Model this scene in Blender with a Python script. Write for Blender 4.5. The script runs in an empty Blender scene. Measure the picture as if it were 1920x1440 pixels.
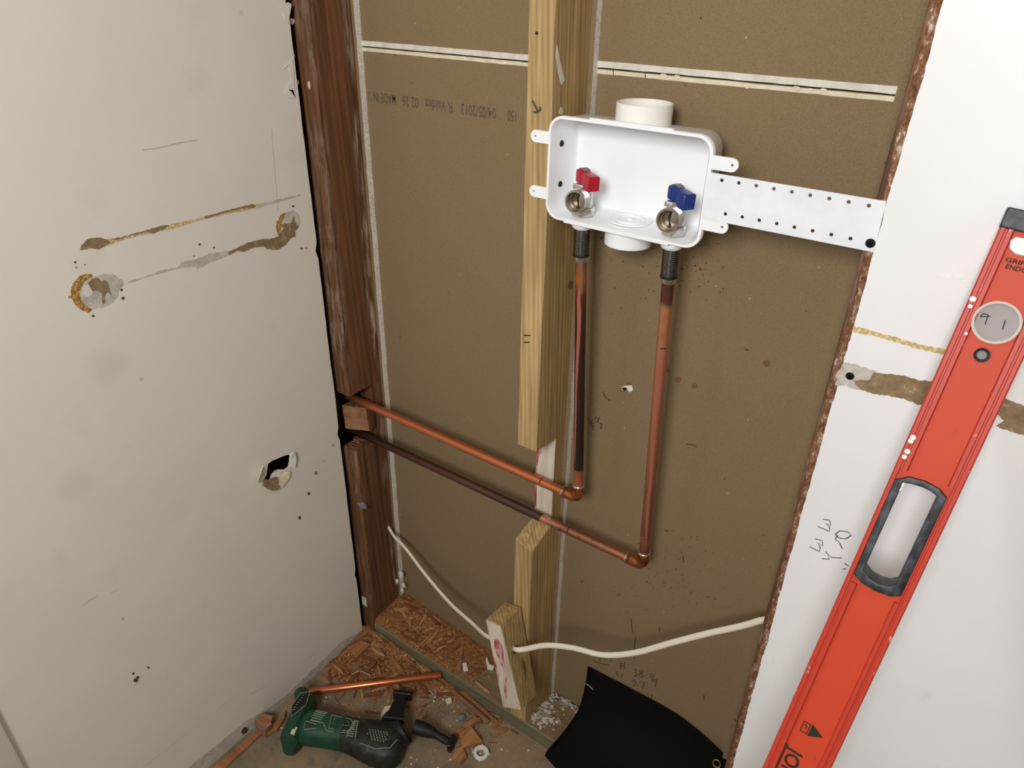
import bpy, bmesh, math, random
from mathutils import Vector, Matrix, noise as mnoise
from mathutils.geometry import tessellate_polygon
random.seed(7)
S = bpy.context.scene
COL = S.collection
V = Vector
PI = math.pi

# ------------------------------------------------------------------ camera, world, lights, exposure
CAM_LOC = V((0.56867, -0.81867, 1.40647))
CAM_M = Matrix(((0.8090824756, 0.3010074747, -0.5047574149),
                (0.587425388, -0.3881896769, 0.7100987172),
                (0.0178034039, -0.8710357483, -0.4908968974)))   # columns: right, down, forward
FPX = 1350.9
cam = bpy.data.cameras.new('camera'); cam.sensor_width = 36.0; cam.lens = 36.0 * FPX / 1920.0
cam.clip_start = 0.01
co = bpy.data.objects.new('camera', cam); COL.objects.link(co)
r_, d_, f_ = (CAM_M.col[i] for i in range(3))
co.matrix_world = Matrix(((r_.x, -d_.x, -f_.x, CAM_LOC.x), (r_.y, -d_.y, -f_.y, CAM_LOC.y), (r_.z, -d_.z, -f_.z, CAM_LOC.z), (0, 0, 0, 1)))
S.camera = co

w = bpy.data.worlds.new('room_ambient'); S.world = w; w.use_nodes = True
w.node_tree.nodes['Background'].inputs[0].default_value = (0.93, 0.96, 1.0, 1)
w.node_tree.nodes['Background'].inputs[1].default_value = 1.0

def area(name, loc, target, sx, sy, power, col=(1, 1, 1)):
    l = bpy.data.lights.new(name, 'AREA'); l.shape = 'RECTANGLE'; l.size = sx; l.size_y = sy
    l.energy = power; l.color = col
    o = bpy.data.objects.new(name, l); COL.objects.link(o)
    o.location = loc; o.rotation_euler = (V(target) - V(loc)).to_track_quat('-Z', 'Y').to_euler()
    return o
area('window_light', (0.60, -1.76, 1.85), (0.0, 0.0, 1.25), 0.46, 0.52, 18.0, (1.0, 0.99, 0.975)).data.spread = 2.5
area('doorway_light', (-1.75, -1.75, 1.75), (0.3, 0.0, 1.0), 0.4, 0.8, 25, (0.88, 0.94, 1.0))

vs = S.view_settings
vs.view_transform = 'Standard'; vs.look = 'None'; vs.gamma = 1.0; vs.use_curve_mapping = False
vs.exposure = -0.10

# ------------------------------------------------------------------ helpers
def at(px, py, ax, val):
    """photo pixel -> point on the world plane (axis ax = val)"""
    d = CAM_M @ V(((px - 960) / FPX, (py - 720) / FPX, 1.0))
    return CAM_LOC + d * ((val - CAM_LOC[ax]) / d[ax])

def lin(c):
    def g(u):
        u = u / 255.0
        return u / 12.92 if u <= 0.04045 else ((u + 0.055) / 1.055) ** 2.4
    return (g(c[0]), g(c[1]), g(c[2]), 1.0)

class Mt:
    def __init__(s, name, col=(200, 200, 200), rough=0.6, metal=0.0, spec=None):
        s.m = bpy.data.materials.new(name); s.m.use_nodes = True
        s.n = s.m.node_tree.nodes; s.l = s.m.node_tree.links
        s.p = s.n['Principled BSDF']
        s.p.inputs['Base Color'].default_value = lin(col)
        s.p.inputs['Roughness'].default_value = rough
        s.p.inputs['Metallic'].default_value = metal
        if spec is not None: s.p.inputs['Specular IOR Level'].default_value = spec
    def set(s, sock, v):
        if hasattr(v, 'is_output') or isinstance(v, bpy.types.NodeSocket): s.l.new(v, sock)
        elif isinstance(v, tuple) and len(v) == 3 and sock.type == 'RGBA': sock.default_value = lin(v)
        else: sock.default_value = v
    def pos(s, sc=(1, 1, 1), obj=False, loc=(0, 0, 0)):
        if obj: g = s.n.new('ShaderNodeTexCoord').outputs['Object']
        else: g = s.n.new('ShaderNodeNewGeometry').outputs['Position']
        mp = s.n.new('ShaderNodeMapping'); s.l.new(g, mp.inputs[0])
        mp.inputs['Scale'].default_value = sc; mp.inputs['Location'].default_value = loc
        return mp.outputs[0]
    def xyz(s, i):
        g = s.n.new('ShaderNodeNewGeometry').outputs['Position']
        x = s.n.new('ShaderNodeSeparateXYZ'); s.l.new(g, x.inputs[0]); return x.outputs[i]
    def noise(s, vec, scale=5, detail=4, rough=0.55, dist=0.0):
        t = s.n.new('ShaderNodeTexNoise'); s.l.new(vec, t.inputs['Vector'])
        t.inputs['Scale'].default_value = scale; t.inputs['Detail'].default_value = detail
        t.inputs['Roughness'].default_value = rough; t.inputs['Distortion'].default_value = dist
        return t.outputs['Fac']
    def voro(s, vec, scale=5, feat='F1'):
        t = s.n.new('ShaderNodeTexVoronoi'); t.feature = feat; s.l.new(vec, t.inputs['Vector'])
        t.inputs['Scale'].default_value = scale; return t.outputs['Distance']
    def wave(s, vec, scale=5, dist=5, det=3, dscale=1.0, d='X'):
        t = s.n.new('ShaderNodeTexWave'); t.bands_direction = d; s.l.new(vec, t.inputs['Vector'])
        t.inputs['Scale'].default_value = scale; t.inputs['Distortion'].default_value = dist
        t.inputs['Detail'].default_value = det; t.inputs['Detail Scale'].default_value = dscale
        return t.outputs['Fac']
    def ramp(s, fac, stops):
        r = s.n.new('ShaderNodeValToRGB'); s.l.new(fac, r.inputs[0])
        e = r.color_ramp.elements
        while len(e) < len(stops): e.new(0.5)
        for q, (p, c) in zip(e, stops):
            q.position = p; q.color = lin(c) if isinstance(c, tuple) else (c, c, c, 1)
        return r.outputs[0]
    def mix(s, fac, a, b, mode='MIX'):
        m = s.n.new('ShaderNodeMix'); m.data_type = 'RGBA'; m.blend_type = mode
        s.set(m.inputs[0], fac); s.set(m.inputs[6], a); s.set(m.inputs[7], b); return m.outputs[2]
    def math(s, op, a, b=0.0, clamp=False):
        m = s.n.new('ShaderNodeMath'); m.operation = op; m.use_clamp = clamp
        s.set(m.inputs[0], a); s.set(m.inputs[1], b); return m.outputs[0]
    def rng(s, v, a, b, c=0.0, d=1.0):
        m = s.n.new('ShaderNodeMapRange'); s.set(m.inputs[0], v)
        for i, q in enumerate((a, b, c, d)): m.inputs[i + 1].default_value = q
        return m.outputs[0]
    def col(s, v): s.set(s.p.inputs['Base Color'], v); return s
    def rough(s, v): s.set(s.p.inputs['Roughness'], v); return s
    def bump(s, h, strength=0.3, dist=0.001):
        b = s.n.new('ShaderNodeBump'); s.l.new(h, b.inputs['Height'])
        b.inputs['Strength'].default_value = strength; b.inputs['Distance'].default_value = dist
        s.l.new(b.outputs[0], s.p.inputs['Normal']); return s

def wood(name, dark, light, axis=2, rough=0.75, ring=1.0, smear=None, smear_col=(190, 178, 165), obj=False, contrast=1.0, lines=0.0):
    m = Mt(name, light, rough)
    sc = [55.0, 55.0, 55.0]; sc[axis] = 2.2
    v = m.pos(tuple(sc), obj)
    n1 = m.noise(v, 1.0 * ring, 5, 0.6, 0.35)
    sc2 = [240.0, 240.0, 240.0]; sc2[axis] = 9.0
    n2 = m.noise(m.pos(tuple(sc2), obj), 1.0, 3, 0.6)
    f = m.math('ADD', m.math('MULTIPLY', n1, 0.72), m.math('MULTIPLY', n2, 0.28))
    if lines:
        sw = [1.0, 1.0, 1.0]; sw[axis] = 0.05
        wv = m.wave(m.pos(tuple(sw), obj), lines, 5.0, 3, 1.1, 'DIAGONAL')
        f = m.math('ADD', m.math('MULTIPLY', f, 0.86), m.math('MULTIPLY', wv, 0.14))
    c = m.ramp(f, [(0.5 - 0.17 / contrast, dark), (0.5 + 0.14 / contrast, light)])
    big = m.noise(m.pos((5, 5, 5), obj), 1.6, 3)
    c = m.mix(m.rng(big, 0.42, 0.75, 0.0, 0.35), c, tuple(int(0.72 * q) for q in light))
    if smear:
        c = smear(m, c, smear_col)
    m.col(c); m.bump(f, 0.5, 0.0012)
    return m

# ---- materials
MAT = {}
m = Mt('kraft_board', (150, 122, 82), 0.9, spec=0.2)
v = m.pos()
f1 = m.noise(v, 520, 3, 0.7); f2 = m.noise(v, 5, 3); sp = m.voro(v, 150)
c = m.ramp(f1, [(0.25, (117, 98, 71)), (0.75, (143, 124, 95))])
c = m.mix(m.rng(f2, 0.35, 0.75, 0.0, 0.3), c, (136, 114, 84))
c = m.mix(m.rng(m.noise(v, 130, 1), 0.79, 0.81, 0.0, 0.4), c, (214, 200, 176))
c = m.mix(m.rng(m.noise(m.pos(loc=(3, 1, 2)), 95, 1), 0.80, 0.815, 0.0, 0.7), c, (58, 42, 28))
m.col(c).bump(f1, 0.25, 0.0005); MAT['kraft'] = m.m

m = Mt('paint_cream', (222, 213, 198), 0.42, spec=0.35)
v = m.pos()
s1 = m.noise(m.pos((1, 2.2, 2.2)), 2.6, 3); s2 = m.noise(v, 9, 4)
c = m.ramp(s1, [(0.3, (230, 223, 211)), (0.7, (224, 219, 210))])
c = m.mix(m.rng(s2, 0.62, 0.8, 0.0, 0.25), c, (186, 178, 166))
c = m.mix(m.rng(m.noise(v, 60, 2), 0.79, 0.82, 0.0, 0.6), c, (140, 120, 98))
for px, py, r_, k_ in ((205, 690, .034, .17), (145, 908, .026, .13), (330, 960, .03, .07), (110, 1045, .022, .1)):     # old hand smudges
    vm = m.n.new('ShaderNodeVectorMath'); vm.operation = 'DISTANCE'; m.l.new(v, vm.inputs[0]); vm.inputs[1].default_value = at(px, py, 0, -0.434)
    dd = m.math('ADD', vm.outputs['Value'], m.math('MULTIPLY', m.math('SUBTRACT', s2, 0.5), 0.05))
    c = m.mix(m.rng(dd, r_ * .35, r_, k_, 0.0), c, (168, 158, 146))
m.col(c).bump(m.noise(v, 180, 3), 0.08, 0.001); MAT['cream'] = m.m

m = Mt('paint_white', (238, 238, 238), 0.33, spec=0.4)
v = m.pos()
c = m.ramp(m.noise(v, 3.0, 3), [(0.3, (240, 241, 241)), (0.7, (232, 232, 233))])
c = m.mix(m.rng(m.noise(m.pos((8, 8, 2.5)), 5, 3), 0.68, 0.8, 0.0, 0.25), c, (196, 190, 182))
m.col(c).bump(m.noise(m.pos((1, 1, .25)), 14, 3), 0.12, 0.01); MAT['white_paint'] = m.m

m = Mt('gypsum_core', (226, 220, 208), 0.95, spec=0.1)
v = m.pos(); n = m.noise(v, 260, 4, 0.75)
m.col(m.ramp(n, [(0.3, (192, 182, 168)), (0.52, (240, 236, 228))])).bump(n, 0.8, 0.002); MAT['gyp'] = m.m

m = Mt('dirty_plaster', (200, 190, 172), 0.95, spec=0.1)
v = m.pos(); n = m.noise(v, 130, 3)
m.col(m.ramp(n, [(0.35, (128, 108, 84)), (0.6, (206, 197, 180))])).bump(n, .6, .002); MAT['crumb'] = m.m
m = Mt('joint_paper_cream', (222, 212, 186), 0.8); v = m.pos()
m.col(m.ramp(m.noise(v, 60, 3), [(0.3, (206, 194, 164)), (0.7, (228, 219, 196))])); MAT['paper_cream'] = m.m
m = Mt('joint_paper_white', (216, 212, 200), 0.8); v = m.pos()
m.col(m.ramp(m.noise(v, 60, 3), [(0.3, (202, 197, 184)), (0.7, (222, 219, 209))])); MAT['paper_white'] = m.m

def old_smear(m, c, sc):
    y = m.xyz(1)
    band_b = m.math('MULTIPLY', m.rng(y, 0.066, 0.076), m.rng(y, 0.089, 0.083))
    band_f = m.math('MULTIPLY', m.rng(y, 0.022, 0.008), 1.0)
    n = m.noise(m.pos((1, 1, .12)), 120, 4, 0.7)
    zz = m.noise(m.pos((.01, .01, 1)), 4.2, 2)
    k = m.math('MULTIPLY', m.math('ADD', band_b, m.math('MULTIPLY', band_f, 0.38)), m.rng(n, 0.47, 0.58))
    k = m.math('MULTIPLY', k, m.rng(zz, 0.44, 0.56))
    return m.mix(m.math('MULTIPLY', k, 0.8), c, sc)
MAT['old_wood'] = wood('old_fir', (56, 34, 19), (124, 80, 46), smear=old_smear, smear_col=(188, 170, 152), contrast=0.8, lines=42).m
def stud_smear(m, c, sc):
    n = m.noise(m.pos((1, 1, .35)), 48, 3, 0.7)
    return m.mix(m.rng(n, 0.74, 0.80, 0.0, 0.7), c, sc)
MAT['pine'] = wood('treated_pine', (140, 110, 66), (194, 165, 114), ring=1.3, lines=70, smear=stud_smear, smear_col=(226, 214, 190)).m
def plate_smear(m, c, sc):
    n = m.noise(m.pos(), 22, 4, 0.7)
    return m.mix(m.rng(n, 0.40, 0.62, 0.0, 0.75), c, sc)
MAT['plate'] = wood('green_treated_plate', (104, 86, 60), (146, 124, 92), axis=0, smear=plate_smear, smear_col=(126, 100, 70)).m
MAT['plate_front'] = wood('green_plate_front', (80, 76, 54), (130, 124, 94), axis=0).m
m = wood('raw_cut_wood', (180, 164, 142), (222, 211, 194), axis=2, contrast=1.2)
MAT['rawcut'] = m.m
m = Mt('red_paint_mark', (168, 52, 72), 0.8)
v = m.pos((1, 1, .3)); n = m.noise(v, 160, 3)
m.col(m.ramp(n, [(0.40, (156, 44, 66)), (0.62, (208, 168, 162))])); MAT['redmark'] = m.m
MAT['splinter'] = wood('splinter_wood', (120, 74, 42), (188, 130, 84), axis=0, obj=True).m
MAT['splinter_dark'] = wood('splinter_wood_dark', (84, 48, 28), (146, 92, 56), axis=0, obj=True).m
MAT['splinter_pale'] = wood('splinter_wood_pale', (158, 112, 74), (212, 166, 118), axis=0, obj=True).m

m = Mt('sawdust', (150, 102, 62), 0.95, spec=0.1)
v = m.pos(); n = m.noise(v, 300, 4, 0.75)
c = m.ramp(n, [(0.3, (92, 56, 30)), (0.5, (148, 98, 58)), (0.72, (196, 150, 102))])
m.col(c).bump(n, 1.0, 0.003); MAT['sawdust'] = m.m

m = Mt('concrete_floor', (128, 116, 96), 0.9, spec=0.2)
v = m.pos(); n = m.noise(v, 9, 6, 0.65); n2 = m.noise(v, 120, 4, 0.7)
c = m.ramp(n, [(0.3, (104, 96, 82)), (0.5, (138, 124, 102)), (0.7, (156, 134, 100))])
c = m.mix(m.rng(n2, 0.5, 0.68, 0.0, 0.6), c, (164, 128, 84))
c = m.mix(m.rng(m.noise(m.pos(loc=(5, 2, 0)), 150, 2), 0.74, 0.78, 0.0, 0.8), c, (214, 196, 166))
c = m.mix(m.rng(m.noise(m.pos(loc=(1, 7, 0)), 14, 3), 0.62, 0.7, 0.0, 0.6), c, (92, 92, 86))
m.col(c).bump(n2, 0.7, 0.002); MAT['concrete'] = m.m

m = Mt('white_pvc', (240, 242, 244), 0.28); MAT['pvc'] = m.m
m = Mt('cream_pvc', (240, 237, 229), 0.3); MAT['pvc_cream'] = m.m
m = Mt('white_zinc_plate', (234, 237, 242), 0.35); v = m.pos()
m.col(m.ramp(m.noise(v, 30, 3), [(0.35, (236, 239, 244)), (0.7, (226, 229, 236))])); MAT['bracket'] = m.m
MAT['chrome'] = Mt('chrome', (214, 210, 204), 0.14, 1.0).m
m = Mt('threaded_steel', (150, 148, 146), 0.25, 1.0); MAT['steel'] = m.m
MAT['bore_shaded'] = Mt('shaded_bore_metal', (150, 140, 124), 0.34, 1.0).m  # recess shade put into the colour: bore metal darkened so the opening reads
MAT['black_rubber'] = Mt('black_rubber', (16, 16, 17), 0.55).m
MAT['hole_black'] = Mt('dark_void', (10, 9, 8), 0.9).m
MAT['screw'] = Mt('black_screw', (30, 30, 32), 0.38, 0.6).m
MAT['red_plastic'] = Mt('red_plastic', (170, 12, 36), 0.3).m
MAT['blue_plastic'] = Mt('blue_plastic', (14, 44, 120), 0.3).m
MAT['grey_cap'] = Mt('grey_label', (120, 108, 104), 0.5).m

def copper(name, stops, axis, lo, hi, rough=(0.30, 0.5), spots=None):
    m = Mt(name, (190, 110, 70), 0.3, 0.78)
    v = m.pos(); n = m.noise(v, 60, 4, 0.65); n2 = m.noise(v, 18, 4)
    a = m.rng(m.xyz(axis), lo, hi)
    a = m.math('ADD', a, m.math('MULTIPLY', m.math('SUBTRACT', n2, 0.5), 0.04))
    c = m.ramp(a, stops)
    if spots: c = m.mix(m.rng(n, spots[0], spots[1], 0.0, 0.85), c, spots[2])
    m.col(c).rough(m.rng(n, 0.3, 0.7, rough[0], rough[1]))
    return m.m
CU, CUD, CUP, CUB = (205, 122, 82), (84, 60, 48), (196, 126, 100), (150, 88, 60)
MAT['cu_hot_run'] = copper('copper_hot_run', [(0.0, (150, 86, 58)), (0.12, CU), (0.9, CU), (1.0, (176, 104, 62))], 0, -0.46, 0.10)
MAT['cu_hot_riser'] = copper('copper_hot_riser', [(0.0, CUP), (0.11, (190, 116, 88)), (0.115, (60, 54, 46)), (0.45, (72, 54, 46)), (0.80, (88, 58, 44)), (0.87, (124, 70, 40)), (0.93, (196, 112, 52)), (1.0, (150, 96, 70))], 2, 0.655, 1.066, (0.36, 0.55))
MAT['cu_cold_run'] = copper('copper_cold_run', [(0.0, (70, 46, 40)), (0.3, (92, 62, 52)), (0.5, (104, 74, 60)), (0.70, (84, 70, 62)), (0.725, (80, 66, 58)), (0.73, (206, 136, 108)), (0.80, (150, 100, 78)), (1.0, (176, 112, 84))], 0, -0.48, 0.22, (0.34, 0.52), (0.56, 0.68, (92, 60, 48)))
MAT['cu_cold_riser'] = copper('copper_cold_riser', [(0.0, (128, 76, 60)), (0.09, (172, 112, 90)), (0.095, (150, 96, 78)), (0.5, (188, 124, 96)), (0.8, (206, 138, 104)), (0.92, (206, 140, 102)), (0.94, (200, 150, 100)), (0.955, (120, 76, 60)), (1.0, (104, 68, 56))], 2, 0.58, 1.06, (0.34, 0.5))
MAT['cu_elbow'] = copper('copper_elbow', [(0.0, (186, 116, 62)), (1.0, (158, 90, 54))], 0, -0.1, 0.3, (0.18, 0.35), (0.5, 0.62, (74, 40, 24)))
MAT['cu_clean'] = copper('copper_offcut', [(0.0, (214, 128, 86)), (1.0, (200, 116, 74))], 0, -0.4, -0.1, (0.2, 0.34))
MAT['cu_band'] = Mt('copper_band', (206, 132, 100), 0.3, 1.0).m
MAT['flux'] = Mt('pink_flux_stain', (176, 104, 90), 0.55, 0.45).m
MAT['flux_cold'] = Mt('pale_flux_stain', (184, 116, 94), 0.5, 0.6).m
MAT['solder'] = Mt('solder', (212, 208, 202), 0.25, 1.0).m
MAT['ink'] = Mt('marker_ink', (34, 28, 24), 0.8).m
MAT['pencil'] = Mt('pencil', (70, 66, 66), 0.8).m
MAT['print_ink'] = Mt('board_print_ink', (96, 80, 62), 0.9).m
m = Mt('stain', (84, 58, 32), 0.9); MAT['stain'] = m.m
MAT['stain_soft'] = Mt('stain_soft', (112, 82, 50), 0.9).m
m = Mt('torn_kraft', (132, 110, 82), 0.9, spec=0.2); n = m.noise(m.pos((1, 1, 1)), 90, 4, .7)
m.col(m.ramp(n, [(0.3, (118, 97, 70)), (0.62, (152, 131, 102)), (0.72, (206, 196, 178))])).bump(n, .5, .001); MAT['torn_kraft'] = m.m
m = Mt('torn_grey_paper', (186, 180, 170), 0.9, spec=0.2); n = m.noise(m.pos((1, 1, 1)), 70, 4, .7)
m.col(m.ramp(n, [(0.35, (176, 169, 158)), (0.62, (204, 198, 188))])); MAT['torn_grey'] = m.m
m = Mt('caulk_yellow', (206, 176, 110), 0.6); v = m.pos(); n = m.voro(v, 260)
m.col(m.ramp(n, [(0.15, (232, 218, 178)), (0.6, (196, 170, 116))])).bump(n, 0.8, 0.001); MAT['caulk'] = m.m
m = Mt('glue_brown', (170, 130, 62), 0.55); v = m.pos(); n = m.voro(v, 300)
m.col(m.ramp(n, [(0.2, (206, 170, 100)), (0.6, (150, 112, 54))])).bump(n, 0.8, 0.001); MAT['glue'] = m.m
m = Mt('cable_sheath', (228, 220, 200), 0.45); MAT['cable'] = m.m
m = Mt('black_sheet', (9, 9, 9), 0.8, spec=0.12); v = m.pos(); n = m.noise(v, 900, 2)
m.bump(n, 0.3, 0.0005); MAT['black_sheet'] = m.m
MAT['brass'] = Mt('brass_grommet', (190, 176, 140), 0.3, 1.0).m
m = Mt('level_orange', (214, 68, 40), 0.5, spec=0.25); v = m.pos(); n = m.noise(m.pos((1, 1, .3)), 70, 4)
c = m.mix(m.rng(n, 0.66, 0.76, 0.0, 0.4), (194, 66, 38), (152, 54, 38))
m.col(c); MAT['orange'] = m.m
m = Mt('level_rail', (202, 62, 44), 0.42, spec=0.3); n = m.noise(m.pos((1, 1, .25)), 120, 4, 0.7)
m.col(m.mix(m.rng(n, 0.64, 0.70, 0.0, 0.8), (184, 60, 42), (214, 172, 160))); MAT['orange_rail'] = m.m
m = Mt('level_black', (26, 28, 34), 0.5); n = m.noise(m.pos(), 90, 4)
m.col(m.ramp(n, [(0.4, (20, 22, 27)), (0.75, (74, 78, 84))])); MAT['level_black'] = m.m
MAT['vial'] = Mt('clear_vial_plastic', (158, 148, 148), 0.55, spec=0.3).m
MAT['vial_ring'] = Mt('vial_ring', (214, 204, 192), 0.3).m
MAT['grey_white'] = Mt('pale_inset', (214, 214, 212), 0.4).m
m = Mt('tool_green', (24, 78, 52), 0.5); n = m.noise(m.pos(), 40, 4, 0.7)
m.col(m.ramp(n, [(0.35, (18, 56, 40)), (0.6, (24, 74, 52)), (0.78, (66, 80, 64))])); MAT['green'] = m.m
m = Mt('tool_black', (24, 24, 24), 0.55); n = m.noise(m.pos(), 55, 5, 0.7)
m.col(m.ramp(n, [(0.4, (14, 14, 14)), (0.62, (44, 43, 40)), (0.8, (96, 92, 82))])); MAT['tool_black'] = m.m
MAT['tool_line'] = Mt('tool_dust_line', (130, 146, 120), 0.7).m
MAT['pebble'] = Mt('grey_stone', (120, 120, 120), 0.9).m
MAT['nylon'] = Mt('white_nylon', (226, 224, 216), 0.35).m

# ---- mesh builder
class MB:
    def __init__(s): s.v = []; s.f = []; s.mi = []
    def add(s, vs, fs, mi=0):
        o = len(s.v); s.v += [V(q) for q in vs]
        for f in fs: s.f.append([o + i for i in f]); s.mi.append(mi)
        return s
    def box(s, x0, x1, y0, y1, z0, z1, mi=0):
        return s.add([(x, y, z) for x in (x0, x1) for y in (y0, y1) for z in (z0, z1)],
                     [(0, 1, 3, 2), (4, 6, 7, 5), (0, 4, 5, 1), (2, 3, 7, 6), (0, 2, 6, 4), (1, 5, 7, 3)], mi)
    def hexa(s, p, mi=0):
        """8 points: bottom ring 0-3, top ring 4-7"""
        return s.add(p, [(3, 2, 1, 0), (4, 5, 6, 7), (0, 1, 5, 4), (1, 2, 6, 5), (2, 3, 7, 6), (3, 0, 4, 7)], mi)
    def obox(s, c, a, b, d, mi=0):
        c, a, b, d = V(c), V(a), V(b), V(d)
        return s.hexa([c - a - b - d, c + a - b - d, c + a + b - d, c - a + b - d, c - a - b + d, c + a - b + d, c + a + b + d, c - a + b + d], mi)
    def loft(s, rings, cap0=True, cap1=True, mi=0, closed=True):
        n = len(rings[0]); vs = [p for r in rings for p in r]; fs = []
        for i in range(len(rings) - 1):
            for j in range(n if closed else n - 1):
                k = (j + 1) % n
                fs.append((i * n + j, i * n + k, (i + 1) * n + k, (i + 1) * n + j))
        if cap0: fs.append(tuple(range(n))[::-1])
        if cap1: fs.append(tuple((len(rings) - 1) * n + j for j in range(n)))
        return s.add(vs, fs, mi)
    def tube(s, pts, r, n=16, cap=True, mi=0, flat=None):
        pts = [V(p) for p in pts]; R = r if isinstance(r, (list, tuple)) else [r] * len(pts)
        up = None; rings = []
        for i, p in enumerate(pts):
            a = pts[max(0, i - 1)]; b = pts[min(len(pts) - 1, i + 1)]
            t = (b - a).normalized()
            if up is None:
                up = V((0, 0, 1)) if abs(t.z) < 0.9 else V((0, 1, 0))
            x = (up - t * up.dot(t)).normalized(); y = t.cross(x); up = x
            fx, fy = flat if flat else (1, 1)
            rings.append([p + (x * math.cos(2 * PI * j / n) * fx + y * math.sin(2 * PI * j / n) * fy) * R[i] for j in range(n)])
        return s.loft(rings, cap, cap, mi)
    def lathe(s, o, ax, prof, n=24, mi=0, cap=True):
        o = V(o); ax = V(ax).normalized(); x = ax.orthogonal().normalized(); y = ax.cross(x)
        rings = [[o + ax * h + (x * math.cos(2 * PI * j / n) + y * math.sin(2 * PI * j / n)) * r for j in range(n)] for r, h in prof]
        return s.loft(rings, cap, cap, mi)
    def flat(s, loops, top, bot, mi=0, mi_side=None):
        """polygon with holes (2D loops) -> slab; top/bot map a 2D point to 3D"""
        L3 = [[V((p[0], p[1], 0)) for p in lp] for lp in loops]
        tri = tessellate_polygon(L3); P = [p for lp in loops for p in lp]; n = len(P)
        s.add([top(p) for p in P] + [bot(p) for p in P], [tuple(t) for t in tri] + [tuple(n + i for i in t[::-1]) for t in tri], mi)
        o = len(s.v) - 2 * n; k = 0
        for lp in loops:
            c = len(lp)
            for j in range(c):
                a, b = o + k + j, o + k + (j + 1) % c
                s.f.append([a, b, b + n, a + n]); s.mi.append(mi if mi_side is None else mi_side)
            k += c
        return s
    def build(s, name, mats, parent=None, base=None, smooth=35, bevel=0, segs=1, recalc=True):
        if base is None: base = V(parent.location) if parent else V((0, 0, 0))
        base = V(base)
        me = bpy.data.meshes.new(name)
        me.from_pydata([tuple(q - base) for q in s.v], [], s.f)
        for mm in (mats if isinstance(mats, list) else [mats]): me.materials.append(MAT[mm] if isinstance(mm, str) else mm)
        me.polygons.foreach_set('material_index', s.mi)
        bm = bmesh.new(); bm.from_mesh(me)
        if recalc:
            bmesh.ops.remove_doubles(bm, verts=bm.verts, dist=1e-6)
            bmesh.ops.recalc_face_normals(bm, faces=bm.faces)
        if bevel:
            ed = [e for e in bm.edges if len(e.link_faces) == 2 and e.calc_face_angle(0) > math.radians(28)]
            bmesh.ops.bevel(bm, geom=ed, offset=bevel, segments=segs, profile=0.5, affect='EDGES', clamp_overlap=True)
        bm.to_mesh(me); bm.free()
        if smooth:
            me.shade_smooth(); me.set_sharp_from_angle(angle=math.radians(smooth))
        o = bpy.data.objects.new(name, me); COL.objects.link(o)
        if parent: o.parent = parent
        else: o.location = base
        return o

def tag(o, label, cat=None, group=None, kind=None):
    o['label'] = label
    if cat: o['category'] = cat
    if group: o['group'] = group
    if kind: o['kind'] = kind
    return o
def thing(name, label, cat, loc=(0, 0, 0), group=None, kind=None):
    o = bpy.data.objects.new(name, None); COL.objects.link(o); o.location = loc; o.empty_display_size = 0.02
    return tag(o, label, cat, group, kind)
def struct(name, loc=(0, 0, 0), label=None):
    o = bpy.data.objects.new(name, None); COL.objects.link(o); o.location = loc; o.empty_display_size = 0.02
    o['kind'] = 'structure'
    if label: o['label'] = label
    return o

def ragged(pts, amp, step=4.0):
    out = []
    for i, (x0, y0) in enumerate(pts):
        x1, y1 = pts[(i + 1) % len(pts)]; n = max(1, int(math.hypot(x1 - x0, y1 - y0) / step))
        for j in range(n):
            t_ = j / n; k = amp * (random.random() - .5) * 2
            q = math.hypot(x1 - x0, y1 - y0) or 1
            out.append((x0 + (x1 - x0) * t_ - (y1 - y0) / q * k, y0 + (y1 - y0) * t_ + (x1 - x0) / q * k))
    return out
def patch(name, pts, ax, val, off, mat, parent, crop=None, lift=0.0004, rag=0.0):
    """thin flake on a wall plane, outline given as photo points on that plane"""
    if crop: x0, y0, k = crop; pts = [(x0 + p[0] / k, y0 + p[1] / k) for p in pts]
    if rag: pts = ragged(pts, rag)
    P = [at(px, py, ax, val) for px, py in pts]
    ia = [i for i in range(3) if i != ax]
    def mk(o):
        def g(p):
            q = [0, 0, 0]; q[ia[0]], q[ia[1]] = p; q[ax] = val + o; return q
        return g
    b = MB(); b.flat([[(p[ia[0]], p[ia[1]]) for p in P]], mk(off), mk(off - math.copysign(lift, off) * 1.6))
    return b.build(name, mat, parent, smooth=0)

def strokes(name, lines, ax, val, off, width, mat, parent, crop=None):
    """hand-drawn pen strokes: thin ribbons lying on a wall plane"""
    b = MB()
    for ln in lines:
        if crop: x0, y0, k = crop; ln = [(x0 + p[0] / k, y0 + p[1] / k) for p in ln]
        P = [at(px, py, ax, val) for px, py in ln]
        for p in P: p[ax] = val + off
        nrm = V((0, 0, 0)); nrm[ax] = 1
        L = []; R = []
        for i, p in enumerate(P):
            t = (P[min(i + 1, len(P) - 1)] - P[max(i - 1, 0)]).normalized(); s = t.cross(nrm) * width * 0.5
            L.append(p + s); R.append(p - s)
        n = len(P)
        b.add(L + R, [(i, i + 1, n + i + 1, n + i) for i in range(n - 1)])
    return b.build(name, mat, parent, smooth=0, recalc=False)

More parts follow.
